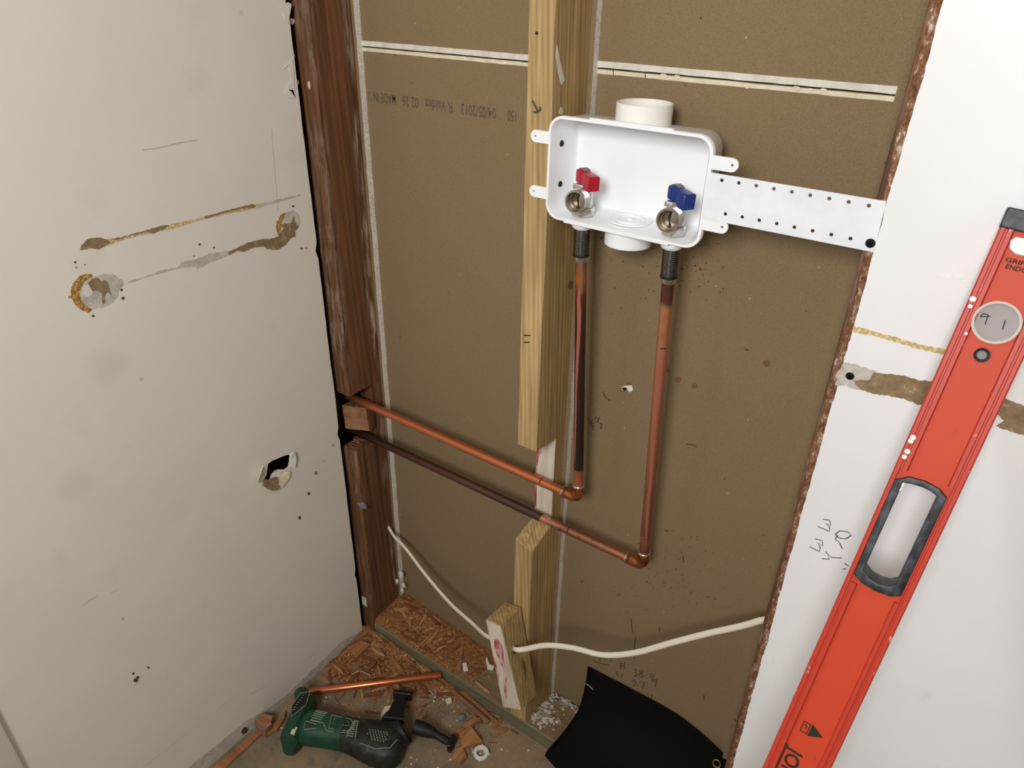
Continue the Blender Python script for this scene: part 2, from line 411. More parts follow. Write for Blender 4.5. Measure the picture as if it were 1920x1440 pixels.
def text_mesh(name, body, origin, xdir, ydir, height, mat, parent, width=None, thick=0.0, align='LEFT', offset=0.0):
    cu = bpy.data.curves.new(name, 'FONT'); cu.body = body; cu.size = 1.0; cu.resolution_u = 3; cu.offset = offset
    to = bpy.data.objects.new(name, cu); COL.objects.link(to)
    bpy.context.view_layer.update()
    dg = bpy.context.evaluated_depsgraph_get()
    me = bpy.data.meshes.new_from_object(to.evaluated_get(dg)); bpy.data.objects.remove(to); bpy.data.curves.remove(cu)
    xs = [q.co.x for q in me.vertices]; ys = [q.co.y for q in me.vertices]
    x0, x1, y0, y1 = min(xs), max(xs), 0.0, 0.70
    ky = height / (y1 - y0); kx = (width / (x1 - x0)) if width else ky
    X, Y, O = V(xdir).normalized(), V(ydir).normalized(), V(origin)
    base = V(parent.location)
    for q in me.vertices:
        q.co = O + X * (q.co.x - x0) * kx + Y * q.co.y * ky - base
    me.materials.append(MAT[mat])
    o = bpy.data.objects.new(name, me); COL.objects.link(o); o.parent = parent
    return o

def wob(z, seed, sc=14.0): return mnoise.noise(V((z * sc, seed * 7.3, seed * 1.7)))

# ================================================================== the setting
YB, YS = 0.1016, 0.0889            # face of the back boards, face of the strips behind the studs
XL, XR = -0.434, 0.4537            # left wall face, cut edge of the right drywall
YF = -0.0127                       # face of the right drywall
TOP = 2.35

fl = MB(); fl.box(-2.2, 1.72, -2.9, 0.13, -0.06, 0.0)
floor = fl.build('floor', 'concrete', smooth=0); tag(floor, 'dusty bare concrete floor below the opened wall', kind='structure')

wall_back = struct('wall_back', (0, YB, 0), 'brown paper backs of the far gypsum boards behind the studs')
b = MB(); b.box(-0.56, 1.7, YB, YB + 0.0127, 0.0, 1.3025); b.build('gypsum_board', 'kraft', wall_back, smooth=0)
b = MB(); b.box(-0.56, 1.7, YB, YB + 0.0127, 1.3040, TOP); b.build('gypsum_board', 'kraft', wall_back, smooth=0)
b = MB(); b.box(-0.56, 1.7, YB + 0.0127, YB + 0.02, 1.29, 1.32); b.build('joint_backing', 'torn_kraft', wall_back, smooth=0)
def ragged_strip(z0, z1, y, mat, name, seed, lift=0.0005):
    b = MB(); n = 90; x0, x1 = -0.41, 0.46; up = []; lo = []
    for i in range(n + 1):
        x = x0 + (x1 - x0) * i / n
        up.append((x, z1 + 0.0006 * wob(x, seed, 60))); lo.append((x, z0 + 0.0006 * wob(x, seed + 3, 60)))
    b.flat([lo + up[::-1]], lambda p: (p[0], y - lift, p[1]), lambda p: (p[0], y + 0.0002, p[1]))
    return b.build(name, mat, wall_back, smooth=0)
tag(ragged_strip(1.3042, 1.3120, YB, 'paper_white', 'folded_edge_paper', 1), 'grey-white folded paper edge above the board joint')
tag(ragged_strip(1.2965, 1.3018, YB, 'paper_cream', 'folded_edge_paper', 2), 'cream folded paper edge below the board joint')
# torn paper curls along the joint
for px, py, s in ((1245, 141, 9), (1270, 143, 8), (1400, 162, 7), (1494, 164, 9), (1520, 167, 6), (1545, 168, 8)):
    patch('torn_paper_curl', [(px - s, py), (px - s * .3, py - s * .35), (px + s * .5, py - s * .2), (px + s, py + s * .25), (px + s * .2, py + s * .7), (px - s * .4, py + s * .3)], 1, YB, -0.0016, 'paper_cream', wall_back)
for px in (1150, 1210): strokes('joint_crack', [[(px, 128 + (px - 1150) * .1), (px + 1, 140 + (px - 1150) * .1)]], 1, YB, -0.0012, 0.0012, 'stain', wall_back)

def backing_strip(x0, x1, seed, side, label):
    """gypsum strip standing behind a stud: paper face, crumbly cut edge"""
    b = MB(); rings = []; n = 110
    for i in range(n + 1):
        z = 0.02 + (TOP - 0.02) * i / n
        j = 0.0011 * wob(z, seed, 26) + 0.0005 * wob(z, seed + 2, 120)
        a0 = x0 + (j if side < 0 else 0); a1 = x1 + (j if side > 0 else 0)
        rings.append([(a0, YS, z), (a1, YS, z), (a1 + (0.001 * wob(z, seed + 5, 60) if side > 0 else 0), YB, z), (a0, YB, z)])
    b.loft(rings)
    me_i = []
    b.mi = []
    for f in b.f:
        if len(f) == 4:
            xs = [b.v[k].x for k in f]; ys = [b.v[k].y for k in f]
            edge = (max(ys) - min(ys)) > 0.005 and (sum(xs) / 4 > (x0 + x1) / 2 if side > 0 else sum(xs) / 4 < (x0 + x1) / 2)
            b.mi.append(1 if edge else 0)
        else: b.mi.append(0)
    o = b.build('gypsum_strip', ['kraft', 'gyp'], wall_back, smooth=0); o['label'] = label
backing_strip(-0.48, -0.4035, 3, 1, 'gypsum strip with crumbly white edge behind the old stud')
backing_strip(-0.02, 0.0455, 5, 1, 'gypsum strip with thin white edge behind the pine stud')
backing_strip(0.4187, 0.56, 8, -1, 'gypsum strip with a thin torn paper edge beside the right drywall')

# printing and notes on the back boards
zt, zb = 1.2183, 1.2343
for body, xa, xb in (('150', -0.0879, -0.1036), ('04/05/2013', -0.1256, -0.1933), ('R Valdez', -0.2117, -0.2688), ('02 26', -0.2838, -0.3193), ('MADE IN', -0.3338, -0.3859)):
    text_mesh('board_print', body, (xa, YB - 0.0003, zb), (-1, 0, 0), (0, 0, -1), zb - zt, 'print_ink', wall_back, width=xa - xb, offset=.012)
text_mesh('board_print', 'U', (-0.391, YB - 0.0003, zb), (-1, 0, 0), (0, 0, -1), zb - zt, 'print_ink', wall_back, width=0.007)
C5 = (940, 560, 4.8)
strokes('pen_note', [[(783, 1070), (788, 1100), (790, 1132)], [(818, 1085), (808, 1120), (808, 1148), (820, 1155), (832, 1142), (828, 1122), (812, 1120)],
                     [(845, 1062), (852, 1085)], [(885, 1060), (872, 1095), (862, 1118)], [(886, 1130), (900, 1122), (908, 1134), (890, 1160), (894, 1166), (910, 1164)]],
        1, YB, -0.0004, 0.0014, 'ink', wall_back, C5)
C7 = (860, 1060, 3.31)
strokes('pen_note', [[(812, 522), (806, 560), (830, 556), (836, 535), (815, 520)], [(845, 575), (848, 555), (858, 552)], [(868, 555), (872, 575), (884, 555), (876, 600)],
                     [(892, 575), (900, 565), (896, 580)], [(908, 582), (910, 568), (922, 566)], [(940, 575), (958, 578)], [(938, 588), (956, 592)], [(836, 594), (880, 608), (936, 620)],
                     [(1010, 598), (1006, 642)], [(1030, 600), (1028, 642)], [(1008, 620), (1030, 622)], [(1042, 612), (1044, 616)], [(1042, 634), (1044, 638)],
                     [(975, 655), (988, 690), (996, 672), (1005, 694), (1018, 672)],
                     [(1086, 648), (1106, 644), (1098, 664), (1112, 676), (1090, 688)], [(1140, 650), (1122, 656), (1146, 684), (1130, 696), (1120, 682), (1146, 656), (1140, 650)],
                     [(1188, 668), (1198, 668), (1192, 680), (1200, 688), (1188, 694)], [(1212, 676), (1200, 720)], [(1216, 704), (1214, 722), (1228, 724)], [(1232, 708), (1220, 752)],
                     [(1078, 722), (1094, 708), (1104, 722), (1082, 748), (1116, 744)], [(1124, 718), (1154, 722), (1142, 764)],
                     [(1168, 800), (1178, 795)], [(1200, 802), (1196, 824)]],
        1, YB, -0.0004, 0.0014, 'ink', wall_back, C7)
strokes('pen_mark', [[(1098, 444), (1092, 490), (1086, 545), (1088, 575)], [(1070, 332), (1074, 370), (1078, 418)], [(1246, 384), (1247, 410)], [(1523, 805), (1524, 832)]], 1, YB, -0.0004, 0.0013, 'ink', wall_back, C7)
C10 = (1060, 480, 2.4)
strokes('pen_mark', [[(545, 846), (575, 850), (590, 856)], [(447, 1232), (455, 1237), (467, 1236)], [(530, 1345), (532, 1368), (534, 1380)], [(808, 420), (826, 424)], [(168, 610), (184, 640), (204, 650)]], 1, YB, -0.0004, 0.002, 'stain', wall_back, C10)
def blob(px, py, r, n=9, jit=.35, asp=1.0):
    o = random.random() * 6
    return [(px + r * asp * (1 + jit * (random.random() - .5)) * math.cos(o + 2 * PI * i / n), py + r * (1 + jit * (random.random() - .5)) * math.sin(o + 2 * PI * i / n)) for i in range(n)]
for px, py, r in ((1437, 681, 6.5), (1272, 712, 6), (1302, 724, 5), (1251, 694, 4)):
    patch('stain_spot', blob(px, py, r, 10, .5, 1.1), 1, YB, -0.0003, 'stain_soft', wall_back)
bsp = MB()
def speck(px, py, r):
    P = [at(q[0], q[1], 1, YB) for q in blob(px, py, r, 6)]
    bsp.add([(p.x, YB - 0.0003, p.z) for p in P], [tuple(range(6))])
for i in range(60): speck(random.gauss(1290, 40), random.gauss(500, 42), random.uniform(.7, 1.7))
for i in range(30): speck(random.gauss(1195, 35), random.gauss(490, 40), random.uniform(.6, 1.3))
for i in range(60): speck(random.gauss(1265, 40), random.gauss(1070, 40), random.uniform(.6, 1.5))
for i in range(30): speck(random.uniform(1080, 1400), random.uniform(1080, 1200), random.uniform(.5, 1.2))
for px, py, r in ((1313, 504, 2.6), (1304, 498, 2), (1128, 446, 3), (1279, 504, 2.4), (1168, 490, 1.8), (1206, 500, 1.8)): speck(px, py, r)
o = bsp.build('flux_splatter', 'stain', wall_back, smooth=0, recalc=False); tag(o, 'fine dark flux splatter dots', kind='stuff')
# torn nail hole in the board
patch('torn_nail_hole', [(1166, 726), (1174, 722), (1186, 722), (1188, 730), (1182, 735), (1176, 729), (1168, 731)], 1, YB, -0.002, 'gyp', wall_back)
patch('nail_hole', [(1166, 727), (1173, 725), (1178, 728), (1172, 732)], 1, YB, -0.0024, 'hole_black', wall_back)
patch('torn_nail_hole', blob(1178, 721, 5, 9, .5), 1, YB, -0.0006, 'stain_soft', wall_back)
for pts in ([(668, 0), (674, -1), (680, 30), (676, 40)],): pass

# ---- left wall sheet with a punched hole
wall_left = struct('wall_left', (XL, -0.3, 0), 'cream painted drywall on the left, scraped and holed')
H2 = (440, 820, 8.0)
hole = [(500, 400), (560, 355), (640, 320), (720, 285), (790, 262), (822, 262), (815, 350), (800, 430), (740, 480), (650, 480), (610, 520), (590, 590), (500, 640), (450, 615), (480, 560), (490, 470)]
hp = [at(H2[0] + x / 8, H2[1] + y / 8, 0, XL) for x, y in hole]
outer = [(-0.70, 0.0), (-0.70, TOP)]
edge = []
nz = 150
for i in range(nz + 1):
    z = TOP - (TOP - 0.008) * i / nz
    e = -0.0168 + 0.0012 * wob(z, 11, 9) + 0.0007 * wob(z, 12, 60)
    if 0.5 < (z * 7.7) % 1 < 0.53: e -= 0.004
    edge.append((e, z))
outer = [(-0.70, 0.008), (-0.70, TOP)] + edge
b = MB()
hset = [(p.y, p.z) for p in hp]; hc = (sum(p[0] for p in hset) / len(hset), sum(p[1] for p in hset) / len(hset))
def hback(p):
    k_ = 1.55 if p in hset else 1.0
    return (XL - 0.0127, (hc[0] + (p[0] - hc[0]) * k_) if k_ > 1 else p[0], (hc[1] + (p[1] - hc[1]) * k_ - .004) if k_ > 1 else p[1])
b.flat([outer, hset], lambda p: (XL, p[0], p[1]), hback, 0, 1)
b.build('drywall_sheet', ['cream', 'gyp'], wall_left, smooth=0)
b = MB(); b.box(-0.575, -0.56, -0.70, 0.12, 0, TOP); b.build('rear_sheet', 'torn_kraft', wall_left, smooth=0)
b = MB(); b.box(-0.575, XL, -0.70, 0.12, TOP, TOP + 0.02); b.build('top_cap', 'old_wood', wall_left, smooth=0)
# hole rim, flaps
def flap(pts, mat, lifts, name='torn_flap'):
    P = [at(H2[0] + x / 8, H2[1] + y / 8, 0, XL) for x, y in pts]
    b = MB(); n = len(P)
    tp = [V((XL + l + 0.0012, p.y, p.z)) for p, l in zip(P, lifts)]; bt = [q - V((0.0018, 0, 0)) for q in tp]
    b.add(tp + bt, [tuple(range(n)), tuple(range(2 * n - 1, n - 1, -1))] + [(i, (i + 1) % n, n + (i + 1) % n, n + i) for i in range(n)])
    return b.build(name, mat, wall_left, smooth=0)
flap([(370, 398), (412, 422), (445, 520), (478, 550), (430, 625), (330, 660), (272, 632), (320, 505)], 'cream', [.010, .006, .001, 0, .001, .008, .012, .012])
flap([(822, 245), (850, 205), (885, 235), (897, 330), (882, 445), (808, 438), (818, 340)], 'paper_white', [.001, .007, .005, .005, .004, .0, .0])
flap([(655, 520), (740, 508), (806, 505), (795, 600), (690, 745), (645, 700), (655, 600)], 'paper_cream', [0, .001, .004, .004, .003, .002, .001])
flap([(450, 618), (500, 642), (592, 592), (648, 600), (640, 770), (560, 790), (480, 765), (402, 720), (415, 650)], 'torn_kraft', [0, 0, 0, .001, .004, .004, .004, .004, .002])
# scraped bands, glue rings and torn paper (old rail marks)
K = (100, 340, 3.692)
def wp(name, pts, mat, off=0.0005): return patch(name, pts, 0, XL, off, mat, wall_left, K, rag=0.9)
wp('scraped_patch', [(185, 478), (195, 440), (230, 405), (280, 388), (330, 390), (372, 402), (395, 425), (360, 445), (310, 470), (265, 460), (215, 470)], 'torn_kraft', .0007)
wp('caulk_line', [(372, 402), (470, 385), (650, 340), (800, 300), (1035, 245), (1200, 205), (1400, 160), (1560, 125), (1560, 140), (1400, 185), (1200, 225), (1035, 262), (800, 335), (650, 362), (470, 408), (372, 445)], 'caulk')
wp('torn_band', [(372, 403), (470, 386), (560, 360), (650, 336), (720, 312), (800, 300), (780, 320), (690, 360), (640, 350), (540, 376), (440, 402)], 'torn_kraft', .0009)
wp('torn_band', [(1030, 250), (1120, 222), (1220, 196), (1320, 172), (1380, 155), (1405, 168), (1380, 182), (1300, 186), (1160, 222), (1060, 258)], 'torn_kraft', .0009)
wp('torn_band', [(1405, 160), (1480, 143), (1560, 125), (1700, 92), (1712, 98), (1560, 140), (1480, 158), (1405, 180)], 'torn_grey', .0008)
wp('glue_ring', [(265, 640), (225, 637), (180, 660), (140, 700), (120, 750), (122, 790), (102, 795), (105, 808), (125, 808), (150, 855), (200, 895), (240, 910), (265, 885), (230, 870), (195, 835), (180, 790), (185, 740), (215, 690), (262, 660)], 'glue', .0008)
wp('torn_patch', [(300, 655), (350, 640), (410, 640), (440, 665), (480, 690), (485, 715), (455, 740), (440, 800), (410, 835), (370, 855), (340, 875), (300, 870), (262, 890), (230, 868), (195, 835), (172, 785), (190, 735), (235, 690), (262, 660)], 'torn_grey', .0007)
wp('torn_patch', [(238, 705), (262, 672), (300, 665), (330, 690), (352, 680), (372, 690), (385, 745), (400, 790), (372, 765), (350, 795), (355, 845), (338, 850), (330, 780), (300, 750), (268, 760)], 'torn_kraft', .0011)
wp('torn_flake', [(205, 720), (240, 712), (270, 760), (270, 785), (225, 800), (200, 770)], 'paper_white', .0013)
wp('torn_band', [(500, 712), (520, 690), (640, 655), (760, 612), (860, 590), (880, 558), (985, 540), (1080, 500), (1205, 480), (1215, 505), (1150, 535), (1060, 568), (1040, 590), (990, 610), (985, 590), (880, 600), (760, 632), (640, 662), (520, 706)], 'torn_grey')
wp('torn_band', [(1205, 488), (1260, 465), (1345, 425), (1430, 400), (1500, 400), (1555, 378), (1590, 330), (1580, 300), (1615, 285), (1660, 235), (1690, 260), (1695, 320), (1672, 345), (1672, 380), (1640, 395), (1600, 440), (1555, 475), (1480, 468), (1455, 448), (1390, 455), (1320, 485), (1270, 480), (1215, 510)], 'torn_kraft', .0009)
wp('glue_ring', [(1605, 215), (1572, 235), (1545, 280), (1538, 330), (1550, 368), (1562, 372), (1572, 330), (1580, 280)], 'glue', .0010)
wp('torn_flake', [(1605, 215), (1650, 200), (1690, 225), (1700, 270), (1690, 310), (1660, 240), (1640, 290), (1600, 290), (1585, 270)], 'torn_grey', .0012)
for x, y, r in ((152, 560, 11), (157, 598, 7), (218, 577, 6), (472, 752, 13), (482, 808, 15), (275, 932, 12), (1012, 435, 11), (1112, 458, 9), (972, 518, 7), (1660, 172, 10), (1718, 466, 10), (1750, 462, 6)):
    patch('paint_chip_hole', [(K[0] + p[0] / K[2], K[1] + p[1] / K[2]) for p in blob(x, y, r * .75)], 0, XL, .0004, 'stain_soft' if r < 9 else 'stain', wall_left)
for px, py, r, mt in ((452, 22, 4, 'paper_white'), (592, 887, 3, 'torn_kraft'), (579, 925, 3, 'stain'), (562, 971, 3, 'stain'), (608, 865, 3, 'torn_grey'), (625, 835, 3.5, 'torn_grey'), (266, 711, 4, 'torn_grey'), (254, 1276, 4, 'stain'), (258, 1270, 3, 'stain'), (250, 1263, 2.5, 'stain'), (278, 1252, 2.5, 'stain'), (231, 1161, 3, 'torn_grey')):
    patch('paint_chip', blob(px, py, r, 8, .6), 0, XL, .0004, mt, wall_left)
patch('nail_hole', [(452, 1372), (456, 1364), (463, 1363), (466, 1368), (461, 1375), (455, 1377)], 0, XL, .0006, 'stain', wall_left)
strokes('scuff_line', [[(455, 1293), (360, 1368), (266, 1440)]], 0, XL, .0005, 0.0014, 'paper_white', wall_left)
strokes('scuff_line', [[(153, 1136), (182, 1117)], [(207, 1112), (223, 1104)], [(267, 281), (297, 277), (335, 268), (370, 262)], [(470, 1302), (503, 1284)], [(572, 1240), (597, 1217)], [(249, 1288), (256, 1280), (261, 1273)]], 0, XL, .0005, 0.0012, 'torn_grey', wall_left)
strokes('scuff_line', [[(508, 240), (513, 300), (518, 360), (521, 395)]], 0, XL, .0005, 0.0008, 'paper_white', wall_left)
# blistered paint beside the cut edge
for pts in ([(520, 12), (530, 25), (534, 40), (540, 44), (546, 8), (540, 4)], [(530, 130), (540, 122), (545, 150), (536, 165), (546, 172), (552, 182), (550, 120), (546, 112)], [(536, 168), (532, 175), (540, 184), (553, 184), (549, 168)]):
    patch('paint_blister', pts, 0, XL, .0010, 'cream', wall_left)
patch('bare_bottom_strip', [(675, 1184), (640, 1202), (540, 1300), (500, 1330), (460, 1352), (340, 1450), (420, 1450), (470, 1405), (570, 1300), (676, 1200)], 0, XL, .0004, 'torn_grey', wall_left)

b = MB(); b.box(-0.575, 1.72, -1.68, 0.13, TOP + .02, TOP + .06); o = b.build('ceiling', 'cream', smooth=0); o['kind'] = 'structure'
MAT['far_wall'] = Mt('far_wall_paint', (208, 203, 194), 0.6).m
b = MB(); b.box(1.70, 1.72, -1.68, 0.13, 0, TOP + .02); o = b.build('wall_far_right', 'far_wall', smooth=0); o['kind'] = 'structure'
b = MB(); b.box(-0.575, 0.02, -1.68, -1.65, 0, TOP + .02); b.box(0.96, 1.70, -1.68, -1.65, 0, TOP + .02); b.box(0.02, 0.96, -1.68, -1.65, 0, 1.32); b.box(0.02, 0.96, -1.68, -1.65, 2.26, TOP + .02)
o = b.build('wall_front', 'far_wall', smooth=0); o['kind'] = 'structure'
b = MB(); b.box(-0.575, XL, -1.65, -1.56, 0, TOP + .02); b.box(-0.575, XL, -1.56, -0.79, 2.05, TOP + .02); b.build('door_side', 'cream', wall_left, smooth=0)
trim = MB(); trim.box(-0.575, -0.426, -0.79, -0.70, 0, TOP, 0)
t = trim.build('trim_1', 'cream', base=(-0.5, -0.745, 0), bevel=0.004, segs=2); tag(t, 'painted casing at the open end of the left wall', kind='structure')

# ---- right wall sheet with a ragged sawn edge
wall_right = struct('wall_right', (XR, YF, 0), 'white painted drywall on the right with a ragged sawn edge')
edge = []
n = 420
for i in range(n + 1):
    z = 0.004 + (TOP - 0.004) * i / n
    saw = 0.0016 * abs(((z * 95) % 1) - .5) if z < 0.62 else 0.0
    e = XR + 0.0016 * wob(z, 21, 22) + 0.0009 * wob(z, 22, 150) + saw
    edge.append((e, z))
b = MB(); b.flat([[(1.7, TOP), (1.7, 0.004)] + edge], lambda p: (p[0], YF, p[1]), lambda p: (p[0], 0.0, p[1]), 0, 1)
b.build('drywall_sheet', ['white_paint', 'gyp'], wall_right, smooth=0)
# torn brown paper left behind along the cut
b = MB(); lo = []; hi = []
for i in range(260):
    z = 0.01 + 1.6 * i / 259
    lo.append((0.4452 + 0.0035 * wob(z, 31, 18) + 0.0022 * wob(z, 33, 160), z)); hi.append((XR + 0.004, z))
b.flat([lo + hi[::-1]], lambda p: (p[0], -0.0022 - 0.0012 * wob(p[1], 35, 70), p[1]), lambda p: (p[0], -0.0004, p[1]))
mfr = Mt('torn_paper_fringe', (120, 84, 62), 0.95, spec=0.1); v = mfr.pos()
nn = mfr.noise(mfr.pos((1, 1, .5)), 200, 4, 0.75)
cc = mfr.ramp(nn, [(0.35, (96, 58, 38)), (0.55, (142, 104, 80)), (0.68, (214, 198, 180))])
mfr.col(cc).bump(nn, 1.0, 0.002); MAT['fringe'] = mfr.m
o = b.build('torn_paper_fringe', 'fringe', wall_right, smooth=0); o['label'] = 'brown torn paper fringe along the sawn edge'
K6 = (1580, 360, 4.0)
patch('caulk_line', [(78, 1008), (110, 1010), (250, 1050), (420, 1095), (560, 1135), (760, 1180), (900, 1215), (900, 1240), (740, 1212), (560, 1175), (380, 1120), (240, 1080), (110, 1052), (75, 1050)], 1, YF, -.0006, 'caulk', wall_right, K6, rag=1.2)
patch('filler_patch', [(70, 1065), (105, 1065), (110, 1200), (100, 1290), (20, 1270), (12, 1240)], 1, YF, -.0005, 'white_paint', wall_right, K6, rag=1.2)
patch('torn_band', [(8, 1280), (100, 1295), (260, 1345), (240, 1370), (200, 1390), (190, 1410), (130, 1430), (0, 1410)], 1, YF, -.0007, 'torn_grey', wall_right, K6, rag=1.2)
K7 = (1500, 660, 2.881)
patch('torn_band', [(205, 105), (235, 60), (330, 85), (420, 110), (380, 140), (330, 150), (290, 150), (300, 175), (340, 205), (300, 205), (250, 180), (190, 178)], 1, YF, -.0006, 'torn_grey', wall_right, K7, rag=1.2)
patch('torn_band', [(400, 110), (470, 118), (560, 128), (640, 150), (760, 165), (900, 190), (1050, 225), (1210, 290), (1420, 345), (1600, 420), (1560, 520), (1400, 505), (1210, 450), (1120, 420), (1060, 400), (1100, 370), (1050, 320), (900, 300), (760, 290), (640, 285), (560, 250), (470, 235), (390, 225), (340, 205), (300, 178), (290, 150), (330, 150), (375, 150)], 1, YF, -.0008, 'torn_kraft', wall_right, K7, rag=1.2)
strokes('pencil_note', [[(124, 902), (160, 908), (166, 935), (140, 925), (162, 945), (158, 968), (97, 942)], [(82, 1008), (120, 1018), (124, 1046), (95, 1030), (110, 1055), (104, 1078), (53, 1050)],
                        [(190, 985), (215, 965), (262, 972), (276, 990), (250, 1008), (212, 1005), (190, 985)], [(205, 990), (190, 1010), (215, 1030), (228, 1062)],
                        [(118, 1116), (160, 1118), (150, 1090), (172, 1110), (226, 1112)], [(150, 1090), (138, 1078)], [(240, 1140), (262, 1155)], [(232, 1172), (250, 1170)], [(388, 1200), (416, 1206)]],
        1, YF, -.0004, 0.0013, 'pencil', wall_right, K7)
for px, py, r in ((1785, 512, 6), (1778, 522, 5), (1800, 520, 6), (1808, 528, 4), (1768, 518, 4), (1695, 521, 2)):
    patch('paint_chip', blob(px, py, r * .7, 8, .8), 1, YF, -.0005, 'white_paint', wall_right)

# ================================================================== framing lumber
def lumber(b, x0, x1, y0, y1, z0, z1, seed, ch=0.0015, rough=0.0, nz=40, chf=None, mi=0):
    """upright timber with worn arrises; chf = chamfer of the front-right arris"""
    rings = []
    for i in range(nz + 1):
        z = z0 + (z1 - z0) * i / nz
        c = ch
        cf = (chf if chf else ch) * (1 + 1.0 * wob(z, seed, 16) + .5 * wob(z, seed + 4, 70)) if chf else ch
        cf = max(0.0006, cf)
        dx = rough * wob(z, seed + 1, 8); dy = rough * wob(z, seed + 2, 9)
        X0, X1, Y0, Y1 = x0 + dx * .3, x1 + dx, y0 + dy, y1
        rings.append([(X0 + c, Y0, z), (X1 - cf, Y0, z), (X1, Y0 + cf, z), (X1, Y1 - c, z), (X1 - c, Y1, z), (X0 + c, Y1, z), (X0, Y1 - c, z), (X0, Y0 + c, z)])
    b.loft(rings, mi=mi)

# old stud in the corner, notched for the two pipes
st = thing('wall_stud', 'old reddish brown wall stud in the corner, notched around two copper pipes', 'stud', (-0.429, 0.045, 0))
b = MB()
lumber(b, -0.448, -0.410, 0.0, 0.0889, 0.674, TOP, 1, 0.0012, 0.0008, 110, 0.0035)
lumber(b, -0.448, -0.410, 0.0, 0.0889, 0.0, 0.540, 2, 0.0012, 0.0008, 60, 0.0045)
b.box(-0.4475, -0.4105, 0.062, 0.0887, 0.53, 0.69)
b.build('timber', 'old_wood', st, smooth=25)
b = MB(); b.hexa([(-0.447, 0.012, 0.578), (-0.4105, 0.044, 0.570), (-0.4105, 0.064, 0.568), (-0.447, 0.064, 0.576), (-0.447, 0.010, 0.636), (-0.4105, 0.040, 0.628), (-0.4105, 0.064, 0.628), (-0.447, 0.064, 0.634)])
b.mi = [1 if k == 2 else 0 for k in range(len(b.mi))]
MAT['old_cut'] = wood('old_fir_cut', (112, 72, 48), (172, 126, 92), axis=0).m
o = b.build('notch_block', ['old_wood', 'old_cut'], st, smooth=0); o['label'] = 'lighter sawn block left between the two pipes'
for i in range(9):     # frayed fibres in the lower notch
    z = 0.541 + 0.001 * i; y = 0.004 + random.random() * .03
    a = V((-0.447 + random.random() * .01, y, z)); c2 = V((-0.412 + random.random() * .006, y + random.uniform(-.012, .012), z + random.uniform(0, .006)))
    bb = MB(); bb.tube([a, (a + c2) / 2 + V((0, 0, .002)), c2], [.0009, .0008, .0003], 5); bb.build('wood_fibre', 'splinter', st, smooth=0)
def lump(b, c, r, n=2, seed=0, sq=(1, 1, 1), jit=.35):
    bm = bmesh.new(); bmesh.ops.create_icosphere(bm, subdivisions=n, radius=1.0)
    vs = []
    for q in bm.verts:
        k = 1 + jit * mnoise.noise(q.co * 1.7 + V((seed * 3.1, seed * 1.3, seed)))
        vs.append(V(c) + V((q.co.x * sq[0], q.co.y * sq[1], q.co.z * sq[2])) * r * k)
    b.add(vs, [tuple(x.index for x in f.verts) for f in bm.faces]); bm.free()
b = MB(); p = at(672, 946, 1, 0.0); lump(b, p + V((0.006, 0.004, 0)), 0.010, 2, 3, (1.5, .7, .9)); o = b.build('plaster_lump', 'pebble', st); o['label'] = 'grey lump of dried compound in a knot'
b = MB(); p = at(684, 1128, 1, 0.0); b.box(p.x - .009, p.x + .006, -0.0006, 0.0006, p.z - .014, p.z + .014); o = b.build('paper_tag', 'paper_white', st, smooth=0); o['label'] = 'small white paper scrap'
for px, py, s in ((547, 40, 3), (549, 105, 4), (556, 155, 4)):
    b = MB(); p = at(px, py, 1, -0.006); lump(b, p, 0.0035, 1, px, (.7, 1.6, 1.5)); b.build('plaster_crumb', 'gyp', st)
b = MB(); p = at(580, 160, 1, 0.0); lump(b, p, 0.004, 2, 9, (.8, .5, 1.6)); b.build('plaster_crumb', 'crumb', st)
# white compound smeared at the foot of the strip
for i, (px, py, r) in enumerate(((745, 1090, .006), (752, 1078, .008), (754, 1106, .005), (757, 1098, .006))):
    b = MB(); lump(b, at(px, py, 1, YS - .004), r, 2, i, (.9, .7, 1.3)); b.build('joint_compound_blob', 'gyp', wall_back)

# pine stud in the middle
st = thing('wall_stud', 'yellow pine stud in the middle of the opening, deeply notched low down', 'stud', (0.019, 0.045, 0.038))
b = MB()
prof_up = [(0.0, 0.731), (0.0605, 0.7245), (0.0605, 0.70), (0.0889, 0.70), (0.0889, TOP), (0.0, TOP)]
lumber(b, 0.0, 0.038, 0.0, 0.0889, 0.731, TOP, 5, 0.0016, 0.0007, 90, 0.0026)
b.build('timber', 'pine', st, smooth=25)
b = MB()
b.hexa([(0, 0, .0385), (.038, 0, .0385), (.038, .0889, .0385), (0, .0889, .0385), (0, 0, .5262), (.038, 0, .5125), (.038, .0889, .545), (0, .0889, .545)])
b.build('timber', 'pine', st, smooth=0, bevel=0.0016)
b = MB(); b.box(0.0003, 0.0377, 0.0615, 0.0889, 0.50, 0.76)
b.hexa([(0, .0, .731), (.038, .0, .731), (.038, .0615, .724), (0, .0615, .724), (0, 0, .735), (.038, 0, .735), (.038, .0615, .735), (0, .0615, .735)])
b.build('timber', 'pine', st, smooth=0)
b = MB(); b.box(0.0003, 0.0376, 0.0602, 0.0618, 0.515, 0.7245)
o = b.build('notch_face', 'rawcut', st, smooth=0); o['label'] = 'pale raw sawn face at the back of the notch'
b = MB(); zz = [.518 + .205 * i / 30 for i in range(31)]
b.flat([[(.0004, z) for z in zz] + [(.0004 + .0045 + .003 * wob(z, 41, 30) + (.004 if z > .68 else 0), z) for z in zz[::-1]]], lambda p: (p[0], .0598, p[1]), lambda p: (p[0], .0604, p[1]))
b.build('red_paint_mark', 'redmark', st, smooth=0)
